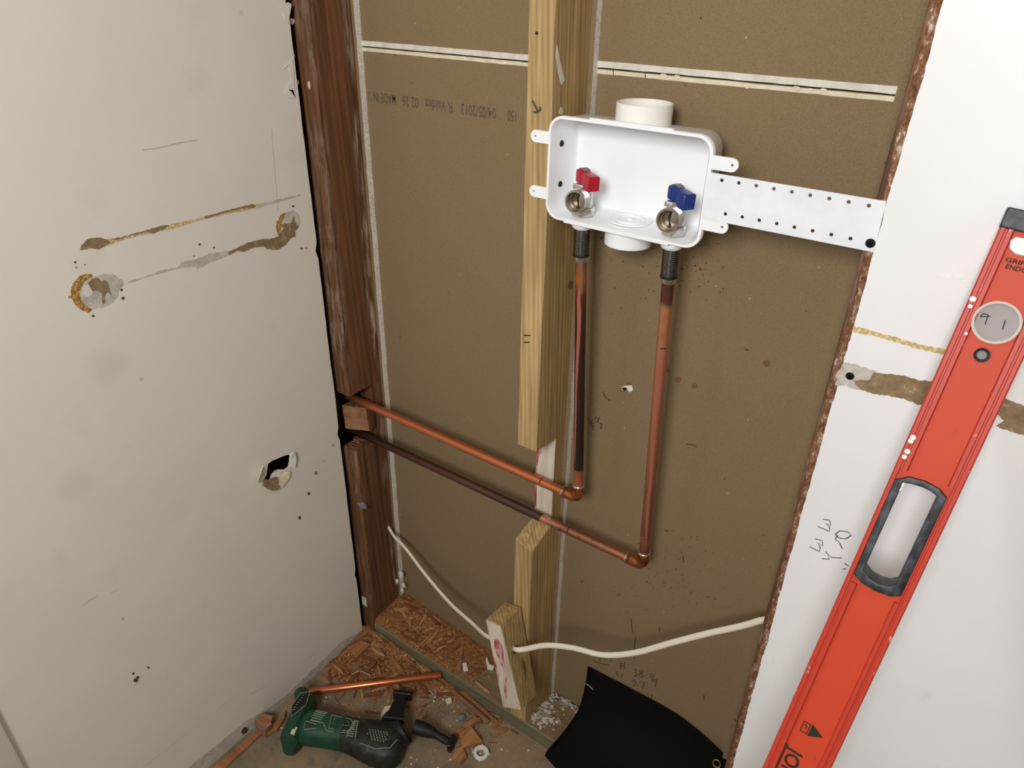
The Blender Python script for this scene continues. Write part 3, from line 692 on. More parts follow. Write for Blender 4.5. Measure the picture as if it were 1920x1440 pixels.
# nail, staples and pen marks on the pine stud
strokes('pen_arrow', [[(999, 188), (1003, 196), (1008, 207)], [(1001, 209), (1006, 211), (1014, 206), (1013, 200)]], 1, -0.0002, -.0012, 0.0028, 'pencil', st)
b = MB()
for px, py, l in ((984, 628, 7), (984, 641, 6)):
    p = at(px, py, 1, 0); q = at(px + l * 1.6, py, 1, 0); b.tube([(p.x, -.0022, p.z), (q.x, -.0022, q.z)], .0009, 6)
b.build('staple', 'screw', st)
b = MB(); p = at(1007, 62, 1, 0); b.lathe((p.x, -.0022, p.z), (0, 1, 0), [(.0016, 0), (.0018, .002)], 10); b.build('nail', 'screw', st)
patch('plaster_smear', [(1044, 85), (1050, 115), (1058, 150), (1052, 160), (1046, 135), (1042, 105)], 0, .038, .0008, 'paper_white', st)
patch('plaster_smear', [(1051, 200), (1056, 208), (1052, 216), (1047, 212)], 0, .038, .0008, 'paper_white', st)
patch('knot', [(1068, 525), (1073, 528), (1072, 540), (1066, 543), (1064, 535)], 0, .038, .0008, 'stain_soft', st)

# right stud, only its ragged front shows beside the drywall
b = MB(); lumber(b, 0.4406, 0.4790, 0.0004, 0.0885, 0.0, TOP, 8, 0.0012, 0.0009, 90)
o = b.build('wall_stud', 'old_wood', base=(0.46, 0.045, 0), smooth=25); tag(o, 'reddish brown stud edge peeking out beside the right drywall', 'stud')

# sole plate
pl = thing('sole_plate', 'greenish treated timber sole plate lying along the floor', 'timber', (0.02, 0.044, 0))
b = MB(); rings = []; n = 70
for i in range(n + 1):
    x = -0.4085 + (0.4395 + 0.4085) * i / n
    c = max(.0006, 0.0022 + 0.003 * wob(x, 51, 14) + .0012 * wob(x, 52, 60))
    rings.append([(x, 0.0006, 0.0), (x, 0.0006, .0375 - c), (x, .0006 + c, .0378), (x, .088, .0378), (x, .0885, .037), (x, .0885, 0)])
b.loft(rings); b.mi = [1 if (len(f) == 4 and max(b.v[k].y for k in f) < .012) else 0 for f in b.f]
b.build('timber', ['plate', 'plate_front'], pl, smooth=25)

# cut-out block threaded on the cable
Tbr, Tbl, Tfr, Tfl = V((.0205, -.004, .3686)), V((-.0165, -.004, .3590)), V((.0205, -.067, .3745)), V((-.0145, -.067, .3690))
Bbr, Bbl, Bfr, Bfl = V((.0665, -.004, .1535)), V((.0270, -.004, .1400)), V((.0665, -.058, .1640)), V((.0225, -.058, .1370))
blk = thing('wood_block', 'loose sawn pine block with red marks threaded on the white cable', 'wood block', (.045, -.03, .14))
b = MB(); b.hexa([Bfl, Bfr, Bbr, Bbl, Tfl, Tfr, Tbr, Tbl]); b.build('timber', 'pine', blk, smooth=0, bevel=.0009)
nf = ((Bfr - Bfl).cross(Tfl - Bfl)).normalized()
if nf.y > 0: nf = -nf
def fq(u, vv, o): return (Bfl * (1 - u) + Bfr * u) * (1 - vv) + (Tfl * (1 - u) + Tfr * u) * vv + nf * o
b = MB(); b.hexa([fq(.02, .01, -.001), fq(.98, .01, -.001), fq(.98, .99, -.001), fq(.02, .99, -.001), fq(.02, .01, .0006), fq(.98, .01, .0006), fq(.98, .99, .0006), fq(.02, .99, .0006)])
o = b.build('sawn_face', 'rawcut', blk, smooth=0); o['label'] = 'pale raw sawn face'
for poly in ([(.30, .80), (.55, .84), (.80, .76), (.72, .64), (.66, .52), (.50, .46), (.36, .58), (.22, .70)], [(.45, .34), (.62, .40), (.52, .28), (.40, .20), (.30, .12), (.28, .22)], [(.02, .62), (.12, .56), (.14, .40), (.05, .30), (.02, .40)]):
    b = MB(); b.flat([poly], lambda p: fq(p[0], p[1], .0009), lambda p: fq(p[0], p[1], .0004)); b.build('red_paint_mark', 'redmark', blk, smooth=0)
patch_r = [(0.0, 0)]
strokes('wood_crack', [[(977, 1230), (980, 1250), (983, 1265), (984, 1280), (981, 1295)], [(980, 1238), (984, 1258)], [(975, 1290), (990, 1300)]], 0, .052, .0032, .0022, 'stain', blk)

# ================================================================== outlet box and plumbing
bx0, bx1, bz0, bz1 = 0.0385, 0.2625, 1.122, 1.2555
def rr(x0, x1, z0, z1, r, y, n=7):
    P = []
    for cx, cz, a0 in ((x1 - r, z1 - r, 0), (x0 + r, z1 - r, 90), (x0 + r, z0 + r, 180), (x1 - r, z0 + r, 270)):
        for i in range(n + 1):
            a = math.radians(a0 + 90 * i / n); P.append((cx + r * math.cos(a), y, cz + r * math.sin(a)))
    return P
box = thing('outlet_box', 'white plastic washing machine outlet box fixed beside the pine stud', 'outlet box', (0.15, 0.035, bz0))
b = MB()
b.loft([rr(bx0 + .0035, bx1 - .004, bz0 + .0035, bz1 - .0035, .017, -.003),
        rr(bx0 + .0005, bx1 - .0005, bz0 + .0005, bz1 - .0005, .020, -.003),
        rr(bx0, bx1, bz0, bz1, .0205, -.0024), rr(bx0, bx1, bz0, bz1, .0205, .0045),
        rr(bx0 + .0014, bx1 - .006, bz0 + .003, bz1 - .003, .019, .0047),
        rr(bx0 + .0018, bx1 - .013, bz0 + .0045, bz1 - .0045, .021, .060),
        rr(bx0 + .0035, bx1 - .0155, bz0 + .007, bz1 - .007, .020, .0655),
        rr(bx0 + .0080, bx1 - .020, bz0 + .011, bz1 - .011, .018, .0672)], False, True)
b.loft([rr(bx0 + .0035, bx1 - .004, bz0 + .0035, bz1 - .0035, .017, -.003),
        rr(bx0 + .0045, bx1 - .010, bz0 + .006, bz1 - .006, .016, .010),
        rr(bx0 + .0050, bx1 - .0155, bz0 + .0075, bz1 - .0075, .014, .058),
        rr(bx0 + .0070, bx1 - .018, bz0 + .0095, bz1 - .0095, .012, .0610)], False, True)
b.build('shell', 'pvc', box, smooth=40)
for zc, xe, sgn in ((1.2265, .0113, -1), (1.1545, .0115, -1), (1.2275, .2935, 1), (1.1565, .2935, 1)):
    b = MB(); r = .0078; x0 = bx0 + .001 if sgn < 0 else bx1 - .001; L = []
    xc = xe - sgn * r
    L = [(x0, zc - r * sgn), (xc, zc - r * sgn)] + [(xc + sgn * r * math.sin(a), zc - sgn * r * math.cos(a)) for a in [PI * i / 12 for i in range(1, 12)]] + [(xc, zc + r * sgn), (x0, zc + r * sgn)]
    hol = [(xc + sgn * .0005 + .0016 * math.cos(2 * PI * i / 12), zc + .0016 * math.sin(2 * PI * i / 12)) for i in range(12)]
    b.flat([L, hol], lambda p: (p[0], -.0034, p[1]), lambda p: (p[0], -.0006, p[1]))
    b.build('mounting_tab', 'pvc', box, smooth=0)
# stepped lip along top and bottom of the rim
for z0, z1, xa, xb in ((bz1 - .0004, bz1 + .0022, .098, .210), (bz0 - .0022, bz0 + .0004, .068, .222)):
    b = MB(); b.box(xa, xb, -.0028, .004, z0, z1); b.build('rim_lip', 'pvc', box, smooth=0, bevel=.0006)
def ring_profile(b, o, r0, r1, h, n=40):
    b.lathe(o, (0, 0, 1), [(r1, 0), (r1, h - .001), (r1 - .001, h), (r0 + .0006, h), (r0, h - .0006), (r0, 0.0006), (r0 * .98, 0)], n, cap=True)
b = MB(); ring_profile(b, (.1475, .0455, bz1 - .005), .0325, .0352, .0250); o = b.build('drain_collar', 'pvc_cream', box, smooth=40); o['label'] = 'open round collar on top of the box'
b = MB(); b.lathe((.1475, .036, bz0 + .006), (0, 0, -1), [(.0315, 0), (.0315, .030), (.0305, .031), (.0285, .031), (.0280, .026)], 40); o = b.build('drain_collar', 'pvc', box, smooth=40); o['label'] = 'round white spigot under the box'
b = MB(); b.lathe((.1485, .036, bz0 + .0068), (0, 0, 1), [(.0285, 0), (.0285, .002), (.0262, .0022), (.0255, .0008), (.0200, .0008), (.0192, .0026), (.0165, .0026), (.016, .001), (.004, .001), (.0038, .0035), (.001, .0036)], 36); o = b.build('test_plug', 'pvc', box, smooth=40); o['label'] = 'round knock-out plug in the box floor'
def screw_head(b, c, ax, r):
    ax = V(ax).normalized(); x = ax.orthogonal().normalized(); y = ax.cross(x)
    b.lathe(c, ax, [(r, 0), (r, .0006), (r * .82, .0016), (r * .5, .0017), (r * .35, .0007)], 16)
    for d, e in ((x, y), (y, x)): b.obox(V(c) + ax * .0016, d * r * .5, e * r * .12, ax * .0004)
for px, py in ((1053.5, 269), (1050.5, 345)):
    b = MB(); p = at(px, py, 0, bx0 + .0052); screw_head(b, (bx0 + .0046, p.y, p.z), (1, 0, 0), .0042); b.build('screw', 'screw', box)

# perforated metal strap
br = thing('perforated_strap', 'white perforated metal strap from the outlet box to the right stud', 'bracket', (.357, -.003, 1.162))
a = [(.2600, 1.1625), (.4525, 1.1622), (.4512, 1.2158), (.2600, 1.2163)]
hl = []
K2 = (1300, 250, 4.8)
for x, y in ((256, 423), (409, 447), (566, 472), (725, 499), (886, 527), (1052, 557), (1223, 587), (1398, 618), (1580, 651), (288, 726), (439, 753), (593, 782), (750, 813), (909, 845), (1073, 878), (1241, 912), (1414, 948)):
    p = at(K2[0] + x / 4.8, K2[1] + y / 4.8, 1, -.0042)
    hl.append([(p.x +   .0021 * math.cos(2 * PI * i / 10), p.z + .0021 * math.sin(2 * PI * i / 10)) for i in range(10)])
b = MB(); b.flat([a] + hl, lambda p: (p[0], -.0042, p[1]), lambda p: (p[0], -.0030, p[1])); b.build('plate', 'bracket', br, smooth=0)
p = at(1632, 456, 1, -.0042); b = MB(); screw_head(b, (p.x, -.0042, p.z), (0, -1, 0), .0050); b.build('screw', 'screw', br)

# copper pipe paths
def L2(a, b, t): return V(a) + (V(b) - V(a)) * t
def fillet_path(p0, pc, p1, r, n=8):
    d0 = (V(p0) - V(pc)).normalized(); d1 = (V(p1) - V(pc)).normalized(); pc = V(pc)
    A = pc + d0 * r; B = pc + d1 * r
    return [A * (1 - t) ** 2 + pc * 2 * t * (1 - t) + B * t * t for t in [i / n for i in range(n + 1)]], d0, d1
def thread(b, p, d, length, r, pitch, depth, n=20):
    k = int(length / pitch); prof = []
    for i in range(k):
        prof += [(r - depth, i * pitch), (r, (i + .25) * pitch), (r, (i + .55) * pitch), (r - depth, (i + .8) * pitch)]
    prof.append((r - depth, length)); b.lathe(p, d, prof, n)
RP = 0.0082
def wrap(b, p0, p1, r, segs):
    """streak lying on a pipe: segs = (t, angle from the camera side, half width angle)"""
    p0, p1 = V(p0), V(p1); ax = (p1 - p0).normalized()
    c = (CAM_LOC - (p0 + p1) / 2); e = (c - ax * c.dot(ax)).normalized(); s = ax.cross(e)
    vs = []; fs = []; k = 4
    for t, a, h in segs:
        for j in range(k + 1):
            q = a - h + 2 * h * j / k
            vs.append(p0 + (p1 - p0) * t + (e * math.cos(q) + s * math.sin(q)) * r)
    for i in range(len(segs) - 1):
        for j in range(k): fs.append((i * (k + 1) + j, i * (k + 1) + j + 1, (i + 1) * (k + 1) + j + 1, (i + 1) * (k + 1) + j))
    b.add(vs, fs)
def plumbing(kind, top, corner, left, mats, label, loc):
    top, corner, left = V(top), V(corner), V(left)
    t = thing('copper_pipe', label, 'pipe', loc, 'copper supply pipes')
    el, d0, d1 = fillet_path(top, corner, left, .016)
    A, B = el[0], el[-1]
    b = MB(); b.tube([L2(B, left, i / 40) for i in range(41)], RP, 20); b.build('run', mats[0], t)
    b = MB(); b.tube([L2(A, top, i / 40) for i in range(41)], RP, 20); b.build('riser', mats[1], t)
    b = MB()
    path = [A + d0 * .011] + [A + d0 * .005] + el + [B + d1 * .006, B + d1 * .013]
    b.tube(path, [.0098] * len(path), 20); b.build('elbow', 'cu_elbow', t)
    for P, d in ((A + d0 * .011, d0), (B + d1 * .013, d1)):
        b = MB(); b.lathe(P - d * .0005, d, [(.0101, 0), (.0102, .0014), (.0094, .0030), (.0083, .0036)], 20); b.build('solder_ring', 'solder', t)
    return t, A, B, d0, d1
hot_top, hot_c, hot_l = V((.0858, .0200, 1.078)), V((.1010, .040, .6400)), V((-.4640, .040, .6395))
cold_top, cold_c, cold_l = V((.2185, .0200, 1.078)), V((.2320, .040, .5635)), V((-.4640, .040, .5570))
ht, A, B, d0, d1 = plumbing('hot', hot_top, hot_c, hot_l, ('cu_hot_run', 'cu_hot_riser'), 'upper copper pipe rising to the red valve, its riser blackened', (.1, .04, .63))
b = MB()
wrap(b, hot_c, hot_top, RP + .0002, [(.16, -.80, .02), (.24, -.86, .18), (.32, -.84, .20), (.40, -.76, .24), (.48, -.72, .20), (.55, -.62, .26), (.62, -.50, .28), (.68, -.38, .33), (.74, -.24, .30), (.80, -.26, .36), (.84, -.36, .30), (.87, -.22, .24), (.90, -.1, .08)])
o = b.build('flux_streak', 'flux', ht, smooth=60, recalc=False); o['label'] = 'pink flux streak down the riser'
b = MB(); p0, p1 = hot_c, hot_top
wrap(b, p0, p1, RP + .0006, [(.862, .10, .10), (.88, .05, .22), (.90, .08, .12), (.92, .12, .20), (.95, .0, .18), (.975, -.1, .3), (.99, -.05, .9)])
o = b.build('solder_drip', 'solder', ht, smooth=60, recalc=False); o['label'] = 'bright solder run below the threaded shank'
ct, A2, B2, e0, e1 = plumbing('cold', cold_top, cold_c, cold_l, ('cu_cold_run', 'cu_cold_riser'), 'lower copper pipe rising to the blue valve, its long run tarnished', (.23, .04, .55))
b = MB(); wrap(b, cold_c, cold_top, RP + .0002, [(.10, .25, .05), (.18, .05, .22), (.28, -.1, .28), (.36, .05, .26), (.46, -.15, .34), (.56, -.2, .38), (.66, -.1, .45), (.72, .1, .3), (.78, .3, .1)])
o = b.build('flux_streak', 'flux_cold', ct, smooth=60, recalc=False); o['label'] = 'pale pink streak down the riser'
for X_, tp_, c_ in ((ht, hot_top, hot_c), (ct, cold_top, cold_c)):
    dd = (c_ - tp_).normalized(); b = MB(); b.lathe(tp_ + dd * .0075, dd, [(.0100, 0), (.0098, .003), (.0090, .006), (.0083, .0075)], 20); b.build('solder_ring', 'solder', X_)
def band(t, p, d, r, h, mat, name='coupling_band'):
    b = MB(); b.lathe(V(p) - V(d) * h / 2, d, [(r - .0003, 0), (r, .0006), (r, h - .0006), (r - .0003, h)], 20); return b.build(name, mat, t)
rd = (cold_top - cold_c).normalized()
for tt in (.122, .128): band(ct, L2(cold_c, cold_top, tt), rd, RP + .0004, .0022, 'cu_band')
b = MB(); wrap(b, cold_c, cold_top, RP + .0003, [(.790, .15, .5), (.793, .15, .5)]); b.build('marker_tick', 'ink', ct, recalc=False)
for X, tt, path in ((ht, .0, (hot_c, hot_l)), (ct, .0, (cold_c, cold_l))):
    q = .130 if X is ht else .205
    b = MB(); wrap(b, path[0], path[1], RP + .0003, [(q, .1, .75), (q + .0028, .1, .75)]); b.build('marker_tick', 'ink', X, recalc=False)
rdl = (cold_l - cold_c).normalized()
b = MB(); lump(b, L2(cold_c, cold_l, .262) + V((0, -.003, RP)), .0035, 1, 4, (1.6, .8, .6)); b.build('solder_drip', 'solder', ct)
b = MB(); lump(b, hot_c + V((-.03, -.008, .0)), .003, 1, 5); b.build('solder_drip', 'solder', ht)

def valve(top, handle, label, loc_x):
    """quarter-turn laundry valve: shank below the box, hex nut, body, hose thread, lever"""
    x, y = loc_x, .0185
    t = thing('laundry_valve', label, 'valve', (x, y, 1.065), 'laundry valves in the outlet box')
    d = (V((x, y, 1.13)) - V((top[0], top[1], 1.074))).normalized()
    p = V((top[0], top[1], 1.074))
    b = MB(); thread(b, p, d, .040, .0108, .0027, .0016, 24); o = b.build('threaded_shank', 'steel', t, smooth=50)
    b = MB(); b.lathe(p - d * .004, d, [(.0090, 0), (.0112, .0012), (.0112, .0045), (.0104, .0056)], 24); b.build('seal_ring', 'black_rubber', t)
    b = MB(); b.lathe((x, y, bz0 + .003), (0, 0, -1), [(.0150, 0), (.0150, .008), (.0140, .012), (.0112, .0145)], 28); o = b.build('lock_nut', 'pvc', t)
    b = MB(); z0 = bz0 + .0068
    b.lathe((x, y, z0), (0, 0, 1), [(.0155, 0), (.0160, .001), (.0160, .009), (.0148, .0112)], 6); b.build('hex_nut', 'chrome', t, smooth=20, bevel=.0005)
    b = MB(); zb = z0 + .0112
    b.lathe((x, y + .001, zb), (0, 0, 1), [(.0118, 0), (.0122, .004), (.0122, .024), (.0105, .027)], 8)
    b.box(x - .0125, x + .0125, y - .011, y + .010, zb + .0245, zb + .0315)
    b.build('valve_body', 'chrome', t, smooth=30, bevel=.0012, segs=2)
    # hose outlet pointing out of the box
    c = V((x - .0005, y - .006, zb + .0115)); ax = V((.10, -1, .03)).normalized()
    b = MB(); prof = [(.0125, 0.0), (.0130, .004)]
    for i in range(4): prof += [(.0140, .0042 + .0030 * i), (.0158, .0049 + .0030 * i), (.0158, .0059 + .0030 * i), (.0140, .0066 + .0030 * i)]
    prof += [(.0152, .0166), (.0152, .0194), (.0147, .0200), (.0128, .0200)]
    b.lathe(c, ax, prof, 32, cap=False); b.build('hose_outlet', 'chrome', t, smooth=32)
    b = MB(); b.lathe(c, ax, [(.0128, .0200), (.0125, .0196), (.0125, .0100), (.0108, .0098), (.0104, .0030), (.0060, .0028), (.0058, .0010)], 32, cap=False); b.build('outlet_bore', 'bore_shaded', t, smooth=32)
    b = MB(); b.lathe(c + ax * .0014, ax, [(.0062, 0), (.0062, .0006)], 16); b.build('bore', 'hole_black', t)
    # lever
    zl = zb + .0315
    b = MB(); b.lathe((x, y, zl - .001), (0, 0, 1), [(.005, 0), (.005, .005)], 12); b.build('stem', 'chrome', t)
    u = V((.86, -.51, 0)).normalized(); s_ = V((-u.y, u.x, 0)); o0 = V((x - .002, y, zl + .0008))
    def sec(a, hw, z0_, z1_, ch=.0015):
        q = o0 + u * a
        return [q - s_ * hw + V((0, 0, z0_)), q + s_ * hw + V((0, 0, z0_)), q + s_ * hw + V((0, 0, z1_ - ch)), q + s_ * (hw - ch) + V((0, 0, z1_)), q - s_ * (hw - ch) + V((0, 0, z1_)), q - s_ * hw + V((0, 0, z1_ - ch))]
    b = MB(); b.loft([sec(-.0115, .0058, .003, .0140), sec(-.0085, .0078, .0, .0165), sec(.0005, .0080, .0, .0180), sec(.0050, .0068, -.001, .0168), sec(.010, .0066, -.0035, .0150), sec(.0155, .0085, -.0055, .0142), sec(.0270, .0088, -.0062, .0128)])
    b.build('lever', handle, t, smooth=25, bevel=.0007)
    b = MB(); b.loft([[o0 + u * a + s_ * q + V((0, 0, z)) for q, z in ((-.0042, h), (.0042, h), (.0042, h + .0014), (-.0042, h + .0014))] for a, h in ((-.0075, .0162), (.0, .0178), (.0065, .0156))])
    o = b.build('lever_badge', 'grey_cap', t, smooth=0); o['label'] = 'greyish raised badge on the lever'
valve(hot_top, 'red_plastic', 'chrome laundry valve with red lever on the left of the box', .0855)
valve(cold_top, 'blue_plastic', 'chrome laundry valve with blue lever on the right of the box', .2180)

# ================================================================== cable
cp = [V((-.416, .076, .290)), V((-.407, .074, .284)), V((-.385, .068, .275)), at(762, 1030, 1, .060), at(800, 1080, 1, .046), at(845, 1132, 1, .026), at(885, 1168, 1, .004), V((-.050, -.020, .258)), V((-.006, -.032, .282)), V((.026, -.040, .297)), at(968, 1218, 0, .046), at(985, 1217, 1, -.046), at(1025, 1210, 1, -.036), at(1075, 1215, 1, -.026), at(1130, 1228, 1, -.016), at(1190, 1224, 1, -.004), at(1260, 1205, 1, .008), at(1330, 1187, 1, .020), at(1390, 1174, 1, .030), V((.432, .036, .569)), V((.4415, .037, .575))]
def smooth_path(P, n=6):
    out = []
    for i in range(len(P) - 1):
        a = P[max(i - 1, 0)]; b_ = P[i]; c = P[i + 1]; d = P[min(i + 2, len(P) - 1)]
        for j in range(n):
            t = j / n
            out.append(.5 * ((2 * b_) + (c - a) * t + (2 * a - 5 * b_ + 4 * c - d) * t * t + (3 * b_ - a - 3 * c + d) * t ** 3))
    return out + [P[-1]]
b = MB(); b.tube(smooth_path(cp), .0052, 14, flat=(1.0, .62))
o = b.build('electrical_cable', 'cable', base=(0, -.03, .25)); tag(o, 'white sheathed electrical cable sagging through the loose wood block', 'cable')
b = MB(); lump(b, at(967, 1217, 0, .0375) + V((.0, -.0, -.002)), .0078, 2, 7, (.5, 1.0, 1.2), .2); b.build('cable_hole', 'hole_black', blk)

# ================================================================== spirit level
LO, LU, LW, LN = V((.55382, -.03034, 1.21571)), V((-.05952, -.33812, -.93922)), V((.99823, -.02016, -.05600)), V((0, -.94089, .33872))
LLEN, LWID, LTH = 1.2600, .0605, .027
def lp(u, w_, n=0.0): return LO + LU * u + LW * w_ + LN * n
lv = thing('spirit_level', 'orange-red spirit level leaning against the right drywall', 'spirit level', tuple(lp(LLEN, .03, -LTH / 2)))
def circ(cu, cw, ru, rw, n=28): return [(cu + ru * math.cos(2 * PI * i / n), cw + rw * math.sin(2 * PI * i / n)) for i in range(n)]
VU, VW, VR = .0829, .0290, .0193
hnd_o = [(.2563, .0046), (.2480, .0150), (.2461, .0295), (.2480, .0430), (.2538, .0522), (.3652, .0516), (.3705, .0430), (.3721, .0289), (.3705, .0150), (.3654, .0054)]
hnd_i = [(.2557, .0125), (.2540, .0200), (.2530, .0285), (.2536, .0370), (.2560, .0440), (.3560, .0432), (.3610, .0380), (.3630, .0289), (.3620, .0200), (.3570, .0120)]
b = MB(); b.flat([[(0, .003), (LLEN, .003), (LLEN, LWID - .003), (0, LWID - .003)], circ(VU, VW, VR + .0005, VR + .0005), circ(.1148, .0291, .0064, .0064, 18), hnd_o],
                 lambda p: lp(p[0], p[1], -.0030), lambda p: lp(p[0], p[1], -LTH + .003)); b.build('web', 'orange', lv, smooth=0)
for w0, w1 in ((0, .0125), (LWID - .0125, LWID)):
    b = MB()
    def cs(u):
        wi = w1 if w0 == 0 else w0; wo = w0 if w0 == 0 else w1; s = 1 if w0 == 0 else -1
        return [lp(u, wo, -.0015), lp(u, wo + s * .0015, 0), lp(u, wo + s * .0045, 0), lp(u, wo + s * .0052, -.0012), lp(u, wo + s * .0068, -.0012), lp(u, wo + s * .0075, 0), lp(u, wi - s * .0015, 0), lp(u, wi, -.0034), lp(u, wi, -LTH + .0034), lp(u, wi - s * .0015, -LTH), lp(u, wo + s * .0015, -LTH), lp(u, wo, -LTH + .0015)]
    # the rail narrows beside the hand hole
    def cs_n(u):
        r = cs(u); lim = .0050
        out = []
        for q in r:
            wv = (q - LO).dot(LW); nv = (q - LO).dot(LN)
            wv = min(wv, lim) if w0 == 0 else max(wv, LWID - .0085)
            out.append(lp(u, wv, nv))
        return out
    b.loft([cs(0.0), cs(.244)]); b.loft([cs_n(.244), cs_n(.374)]); b.loft([cs(.374), cs(LLEN)])
    b.build('rail', 'orange_rail', lv, smooth=30)
b = MB(); b.flat([hnd_o, hnd_i], lambda p: lp(p[0], p[1], .0012), lambda p: lp(p[0], p[1], -LTH - .0008)); o = b.build('hand_grip', 'level_black', lv, smooth=30, bevel=.0012, segs=2); o['label'] = 'black rubber hand hole lining'
b = MB(); b.flat([[(-.0185, -.0008), (.0005, -.0008), (.0005, LWID + .0008), (-.0185, LWID + .0008)]], lambda p: lp(p[0], p[1], .0008), lambda p: lp(p[0], p[1], -LTH - .0008)); b.build('end_cap', 'level_black', lv, smooth=0, bevel=.0016, segs=2)
b = MB(); b.flat([[(0, .036), (.020, .036), (.020, .058), (0, .058)]], lambda p: lp(p[0], p[1], .0009), lambda p: lp(p[0], p[1], -.004)); b.build('end_cap', 'level_black', lv, smooth=0, bevel=.0012)
b = MB(); b.flat([circ(VU, VW, VR, VR, 36)], lambda p: lp(p[0], p[1], -.0042), lambda p: lp(p[0], p[1], -LTH + .004)); o = b.build('vial', 'vial', lv, smooth=30); o['label'] = 'cloudy round vial window'
b = MB(); ax = LN; b.lathe(lp(VU, VW, -.006), ax, [(VR + .0004, 0), (VR + .0006, .0058), (VR - .0005, .0066), (VR - .0018, .0058), (VR - .002, .001)], 40, cap=False); b.build('vial_ring', 'vial_ring', lv, smooth=40)
b = MB(); b.lathe(lp(.1148, .0291, -.010), ax, [(.0064, 0), (.0068, .0088), (.0066, .0098), (.0044, .0090), (.0042, 0)], 24, cap=False); o = b.build('hang_hole_ring', 'black_rubber', lv); o['label'] = 'black rubber ring of the hanging hole'
b = MB(); b.lathe(lp(.1148, .0291, -.012), ax, [(.0044, 0), (.0044, .003)], 20); b.build('hang_hole_plug', 'vial', lv)
b = MB()
def luw(px, py):
    d = CAM_M @ V(((px - 960) / FPX, (py - 720) / FPX, 1.0)); q = CAM_LOC + d * ((LO - CAM_LOC).dot(LN) / d.dot(LN)) - LO
    return q.dot(LU), q.dot(LW)
for a_, c_ in (((1838, 594), (1858, 593)), ((1853, 590), (1847, 608)), ((1838, 594), (1843, 588)), ((1843, 588), (1853, 590)), ((1885, 600), (1880, 618))):
    (u0, w0), (u1, w1) = luw(*a_), luw(*c_)
    P, Q = lp(u0, w0, -.0038), lp(u1, w1, -.0038); dd = (Q - P).normalized(); b.obox((P + Q) / 2, (Q - P) / 2, dd.cross(LN) * .0004, LN * .0003)
b.build('vial_mark', 'ink', lv, smooth=0)
b = MB(); b.flat([[(.0095, .0120), (.0050, .0150), (.0050, .0330), (.0200, .0330), (.0200, .0200), (.0165, .0140)]], lambda p: lp(p[0], p[1], -.0022), lambda p: lp(p[0], p[1], -.004)); o = b.build('inset_plate', 'grey_white', lv, smooth=0, bevel=.0006); o['label'] = 'pale inset plate near the end cap'
tx, ty = (LW * .97 - LU * .24).normalized(), (-LU * .97 - LW * .24).normalized()
tx, ty = LW, -LU
text_mesh('level_print', 'GRIPTITE', lp(.0282, .0150, -.0027), tx, ty, .0040, 'ink', lv, width=.030, offset=.02)
text_mesh('level_print', 'ENDCAPS', lp(.0340, .0172, -.0027), tx, ty, .0040, 'ink', lv, width=.027, offset=.02)
# house-and-arrow mark and maker's word near the bottom of the view
b = MB(); b.flat([[(.5445, .0185), (.5445, .0265), (.5580, .0265), (.5580, .0185)], [(.5456, .0195), (.5569, .0195), (.5569, .0255), (.5456, .0255)]], lambda p: lp(p[0], p[1], -.0026), lambda p: lp(p[0], p[1], -.0034))
b.flat([[(.5480, .0210), (.5480, .0235), (.5530, .0235), (.5530, .0225), (.5495, .0225), (.5495, .0210)]], lambda p: lp(p[0], p[1], -.0026), lambda p: lp(p[0], p[1], -.0034))
b.flat([[(.5430, .0275), (.5590, .0275), (.5512, .0415)]], lambda p: lp(p[0], p[1], -.0026), lambda p: lp(p[0], p[1], -.0034)); b.build('level_print', 'ink', lv, smooth=0)
text_mesh('level_print', 'JOHNSON', lp(.580, .0165, -.0027), LU, LW, .0150, 'ink', lv, width=.100, offset=.02)
b = MB(); b.flat([[(.586, .0120), (.680, .0120), (.680, .0138), (.586, .0138)]], lambda p: lp(p[0], p[1], -.0026), lambda p: lp(p[0], p[1], -.0034)); b.build('level_print', 'ink', lv, smooth=0)
b = MB()
for u, w_, r in ((.068, .0035, .0030), (.075, .004, .0022), (.1, .010, .0016), (.258, .0105, .0045), (.262, .0108, .0040), (.21, .0045, .003), (.214, .004, .0028), (.225, .005, .003), (.231, .0045, .0026)):
    b.lathe(lp(u, w_, -.0002), LN, [(r, 0), (r * .8, .0008)], 9)
o = b.build('paint_spatter', 'nylon', lv); tag(o, 'white paint spatter', kind='stuff')

# screw in the right wall
p = at(1594, 705, 1, YF); b = MB(); screw_head(b, (p.x, YF, p.z), (0, -1, 0), .0048)
o = b.build('drywall_screw', 'screw', base=(p.x, YF, p.z)); tag(o, 'black drywall screw in the white wall above the torn grey band', 'screw')

